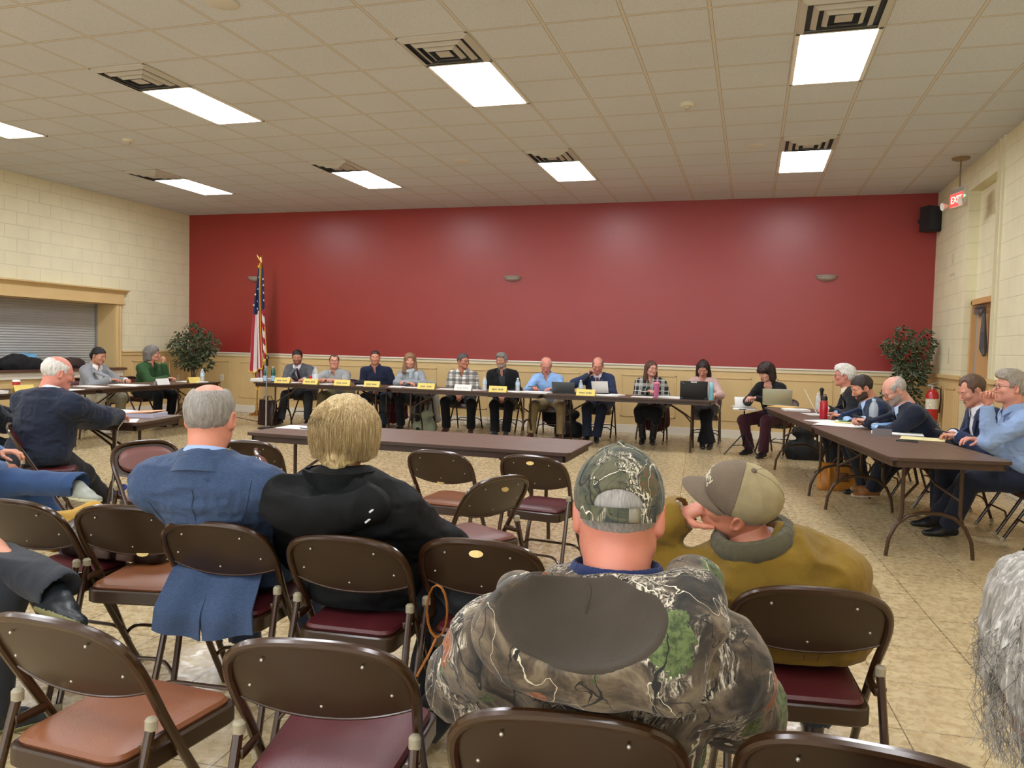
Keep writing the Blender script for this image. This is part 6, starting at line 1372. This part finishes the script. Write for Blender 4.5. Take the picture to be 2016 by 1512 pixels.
# phones, blocks, small bags
t=thing('phone','black phone lying at the near end of the right table','phone',(1.19,6.78,ZT),R_(70)); MB().box(-.035,.035,-.075,.075,0,.010,.004).build('case',mat('phone_black','#151517',.3),t)
t=thing('phone','black phone held by the bald bearded person','phone',(.98,7.80,.815),R_(80)); MB().box(-.035,.035,-.07,.07,0,.010,.004,rot('x',20)).build('case',mat('phone_black','#151517'),t)
t=thing('phone','black phone in the hand of the person looking down','phone',(1.50,7.05,.79),R_(80)); MB().box(-.035,.035,-.07,.07,0,.010,.004,rot('x',15)).build('case',mat('phone_black','#151517'),t)
t=thing('wooden_wedge','dark brown triangular desk block on the right table beside the bottle','block',(1.07,7.20,ZT),R_(-10)); MB().poly([(-.05,0),(.05,0),(.0,.055)],-.075,.075,'x').build('block',mat('block_brown','#3b2a26',.5),t)
def blob(name,label,cat,prims,m,noise=(.01,9),h=.008,k=.03,extra=None,cuts=None):
    f=Field(prims,h,0,k); f.noise(noise[0],noise[1],True,3); f.noise(noise[0]*.4,noise[1]*3,seed=1)
    if cuts: f.cut(cuts,0,.01)
    f.plane((0,0,extra if extra is not None else 0),(0,0,-1)) if extra is not None else None
    t=thing(name,label,cat); o=sdf_obj('shell' if cat!='coat' else 'cloth',f,m,t,1); 
    return t
def rehome(t,loc):
    """put the thing's origin at its base"""
    for ch in t.children: ch.data.transform(Matrix.Translation(-Vector(loc)))
    t.location=loc; return t
BB=cloth('bag_black','#141518',.2,.3,30,.6)
rehome(blob('pouch','small black pouch on the back table beside the person in grey polo','bag',[cap((-6.02,11.35,.75),(-5.90,11.36,.75),.03,.035),ell((-5.95,11.38,.77),(.05,.03,.035))],BB,(.005,20),.006,extra=ZT),(-5.95,11.36,ZT))
t=rehome(blob('duffel_bag','large black bag on the serving counter sill at left','bag',[ell((-10.74,9.36,.95),(.11,.28,.15)),ell((-10.74,9.62,.93),(.11,.22,.11))],BB,(.012,8),.009,extra=OZ0),(-10.8,9.5,OZ0)); 
MB().tube([(.02,-.25,.14),(.10,-.15,.19),(.12,.1,.18),(.08,.3,.12)],.010,8).build('strap',BB,t)
rehome(blob('leather_bag','dark brown bag on the counter sill behind the woman in grey blazer','bag',[ell((-10.80,10.45,.93),(.13,.24,.10))],cloth('bag_brown','#3a2b26',.2,.3,30,.6),(.014,8),.009,extra=OZ0),(-10.8,10.45,OZ0))
rehome(blob('plastic_bag','blue plastic bag behind the black bag on the counter sill','bag',[ell((-10.98,9.72,.98),(.07,.18,.12)),ell((-10.98,9.86,1.0),(.05,.09,.10))],mat('plastic_blue','#6fb0d6',.35,0,.15,14),(.015,14),.008,extra=OZ0),(-10.98,9.75,OZ0))
rehome(blob('equipment_case','black flat equipment on the counter sill at the left edge','case',[cap((-10.78,8.7,.90),(-10.78,9.15,.90),.06,.05),ell((-10.82,8.95,.96),(.1,.14,.06))],mat('case_black','#151618',.35),(.006,12),.008,extra=OZ0),(-10.8,8.9,OZ0))
def softbag(name,label,loc,w,d,h,m,deg=0,handle=None,top=.8,noise=.008):
    t=thing(name,label,'bag',loc,R_(deg)); f=Field([cap((-w*.38,0,h*.30),(w*.38,0,h*.30),d*.5,d*.5),cap((-w*.34,0,h*.12),(w*.34,0,h*.12),d*.52,d*.52),cap((-w*.36*top,0,h*.80),(w*.36*top,0,h*.80),d*.30,d*.30),cap((0,0,h*.15),(0,0,h*.8),d*.45,d*.32)],.008,0,.06)
    f.noise(noise,9,True,len(label)%5); f.plane((0,0,0),(0,0,-1)); f.plane((0,0,h),(0,0,1)); sdf_obj('shell',f,m,t,1)
    if handle:
        for s in (-1,1): MB().tube([(-w*.15,s*d*.18,h*.92),(-w*.13,s*d*.2,h*1.12),(0,s*d*.2,h*1.22),(w*.13,s*d*.2,h*1.12),(w*.15,s*d*.18,h*.92)],.007,8).build('handle',handle,t)
    return t
def boxbag(name,label,loc,w,d,h,m,deg=0,hm=None):
    t=thing(name,label,'bag',loc,R_(deg)); bm=bmesh.new(); bmesh.ops.create_cube(bm,size=1); bmesh.ops.subdivide_edges(bm,edges=bm.edges[:],cuts=6,use_grid_fill=True)
    for v in bm.verts:
        z=v.co.z+.5; tp=1-.45*z**1.5; bul=1+.12*math.sin(PI*min(1,z*1.2)); v.co=Vector((v.co.x*w*(1-.06*z)+.004*math.sin(z*9),v.co.y*d*tp*bul*(1-.25*abs(v.co.x*2)**6)+.004*math.sin(v.co.x*30+z*8),z*h-.01*z*(1-abs(v.co.x*2))*2*math.cos(v.co.x*3)))
    bmesh.ops.bevel(bm,geom=[e for e in bm.edges if len(e.link_faces)==2 and e.calc_face_angle(0)>.9],offset=.012,segments=2,affect='EDGES'); MB().bm(bm).build('shell',m,t)
    if hm:
        for s in (-1,1): MB().tube([(-w*.16,s*d*.36,h*.70),(-w*.15,s*d*.33,h*.98),(-w*.10,s*d*.2,h*1.14),(w*.10,s*d*.2,h*1.14),(w*.15,s*d*.33,h*.98),(w*.16,s*d*.36,h*.70)],.006,8).build('handle',hm,t)
    return t
TAN=mat('bag_tan_leather','#b0732a',.35,0,.22,9,.15,25)
t=boxbag('leather_handbag','tan yellow leather handbag on the floor under the right tables',(.93,8.72,0),.46,.18,.28,TAN,12,mat('handle_brown','#6b4320',.5))
MB().box(-.04,.04,-.11,-.08,.10,.19,.004).build('front_strap',mat('handle_brown','#6b4320'),t); MB().box(-.16,-.13,-.105,-.08,.0,.24,.004).build('seam_strap',TAN,t)
boxbag('briefcase','dark red-brown leather briefcase on the floor by the microphone stand',(-7.62,11.32,0),.34,.16,.42,mat('bag_oxblood','#2c1716',.35,0,.2,9),-8,mat('bag_oxblood','#2c1716'))
softbag('backpack','black backpack on the floor right of the person in khaki trousers',(-2.70,12.10,0),.32,.22,.44,BB,0,BB,.85)
softbag('rolling_case','black soft case on the floor at the far end of the right tables',(.72,11.05,0),.36,.22,.46,BB,10,None,.85)
softbag('tote_bag','grey green cloth bag on the floor under the back table beside the scarf wearer',(-4.98,11.72,0),.30,.16,.34,cloth('bag_sage','#8d9078',.15,.3,20),0,None,.9)
t=thing('paper_bag','brown paper bag on the floor below the left table','bag',(-8.62,10.62,0),R_(20)); mb=MB(); mb.box(-.13,.13,-.09,.09,0,.36,.006); mb.build('sack',mat('kraft_paper','#9a7a52',.8,0,.08,10,.3,12),t); MB().tube([(-.05,-.09,.36),(-.04,-.09,.43),(.04,-.09,.43),(.05,-.09,.36)],.004,6).build('handle',mat('kraft_paper','#9a7a52'),t)
rehome(blob('cloth_heap','crumpled white cloth on the floor behind the plaid shirted person','cloth',[ell((-4.55,12.85,.05),(.22,.13,.07)),ell((-4.25,12.8,.07),(.18,.12,.09)),ell((-3.98,12.8,.05),(.13,.1,.07))],cloth('cloth_cream','#cfc6ae',.1,.5,30),(.03,14),.008,extra=0),(-4.3,12.82,0))
# coats hung over chairs
def coat(x,y,deg,label,m,len_=.45,w=.40):
    t=thing('coat',label,'coat',(x,y,0),R_(deg),None)
    pr=[cap((-w/2,-.17,.74),(w/2,-.17,.74),.035,.035),cap((-w/2+.02,-.225,.70),(-w/2,-.30,.74-len_),.035,.05),cap((w/2-.02,-.225,.70),(w/2,-.30,.74-len_),.035,.05),cap((0,-.225,.70),(0,-.29,.74-len_),.10,.12,(0,1,0),.3),cap((-w*.28,-.225,.70),(-w*.28,-.29,.74-len_),.09,.10,(0,1,0),.3),cap((w*.28,-.225,.70),(w*.28,-.29,.74-len_),.09,.10,(0,1,0),.3)]
    f=Field(pr,.009,0,.03); f.noise(.016,(14,14,4),True,2); sdf_obj('cloth',f,m,t,1); return t
coat(-5.30,12.16,180,'pale grey coat hanging over the chair of the scarf wearer',cloth('coat_pale','#a9a595',.12,.4,20),.62,.46)
coat(-5.90,12.18,180,'dark red coat hanging over the chair of the person in navy polo',cloth('coat_red','#5a1620',.2,.4,20),.60,.44)
coat(-1.40,12.18,180,'burgundy cloth hanging behind the person with tall boots',cloth('coat_wine','#3c141c',.2,.4,20),.50,.34)
coat(-2.98,12.18,180,'black coat hanging over the chair of the person in blue shirt',cloth('coat_black','#141315',.2,.4,20),.52,.42)
coat(2.20,6.56,92,'dark navy coat hanging over the chair at the right edge',cloth('coat_navy','#141a2c',.2,.4,20),.55,.46)
coat(-9.36,9.72,-90,'pale cream coat piled between the two women on the left side',cloth('coat_cream','#a39a80',.12,.4,20),.40,.30)
chair(-9.36,9.74,-90,'burgundy','folding chair carrying the cream coat between the two women')
# bag on the chair in the audience, black bag with tan strap on the next chair
t=rehome(blob('messenger_bag','dark brown leather messenger bag lying on the chair at the left edge','bag',[cap((-2.74,2.72,.545),(-2.36,2.76,.53),.075,.07),cap((-2.72,2.64,.52),(-2.34,2.68,.51),.05,.05)],mat('bag_dark_leather','#2a1d18',.35,0,.3,8,.2,20),(.012,9),.007,extra=.461),(-2.54,2.68,.461))
MB().box(-.02,.06,-.105,-.085,.0,.09,.006,rot('x',-12)).box(.09,.17,-.100,-.08,.0,.085,.006,rot('x',-12)).build('flap_strap',mat('strap_leather','#4a3428',.4),t)
rehome(blob('jacket','mustard yellow jacket lying on the chair behind the messenger bag','coat',[cap((-2.80,2.82,.52),(-2.50,2.80,.51),.05,.04),cap((-2.90,2.72,.57),(-2.78,2.80,.60),.045,.04),cap((-2.84,2.66,.53),(-2.80,2.84,.56),.05,.05)],cloth('jacket_mustard','#b08a3a',.15,.5,25),(.02,12),.007,extra=.463),(-2.68,2.83,.463))
t=rehome(blob('handbag','black handbag on the chair right of the blonde woman','bag',[cap((-.95,2.60,.54),(-.78,2.62,.54),.09,.08),cap((-.92,2.58,.50),(-.76,2.60,.50),.08,.08)],BB,(.010,10),.007,extra=.461),(-.86,2.60,.461))
ST=mat('strap_tan','#a5662c',.45)
mb=MB(); lp=[(-.075-.035*math.cos(R_(a))-.0,-.27,.075+.085*math.sin(R_(a))) for a in range(-80,281,24)]; mb.tube(lp,.008,6,flat=.4); mb.tube([(-.075,-.27,-.01),(-.09,-.30,-.06),(-.125,-.31,-.13)],.004,6); mb.build('shoulder_strap',ST,t)
mb=MB(); mb.box(-.022,.022,-.003,.003,-.05,.04,.003,rot('y',14),(-.14,-.315,-.185)); tg=mb.build('key_tag',mat('tag_brass','#8f6d35',.35,.5,.2,60),t); mb=MB()
for i in range(3): mb.box(-.012,.012,-.0045,-.003,-.035+.022*i,-.022+.022*i,0,rot('y',14),(-.14,-.315,-.185))
mb.build('embossing',mat('tag_dark','#3a2a18',.5),tg)
# cables
t=MB(); t.tube([(-4.62,5.00,ZT+.012),(-4.58,4.92,ZT+.03),(-4.55,4.83,ZT-.02),(-4.56,4.80,.45),(-4.58,4.80,.15),(-4.50,4.85,.008),(-4.2,5.2,.006)],.004,6); tag(t.build('cable',mat('cable_beige','#8d8470',.6)),'thin beige cable hanging from the corner of the binder table','cable')
t=MB(); t.tube([(-9.85,13.0,.60),(-9.6,12.9,.02),(-9.2,12.4,.006),(-8.6,12.0,.006),(-7.9,11.6,.006),(-7.4,11.1,.006)],.005,6); tag(t.build('cable',mat('cable_black','#1a1a1c',.6)),'black cable running over the floor from left outlet to the microphone stand','cable')
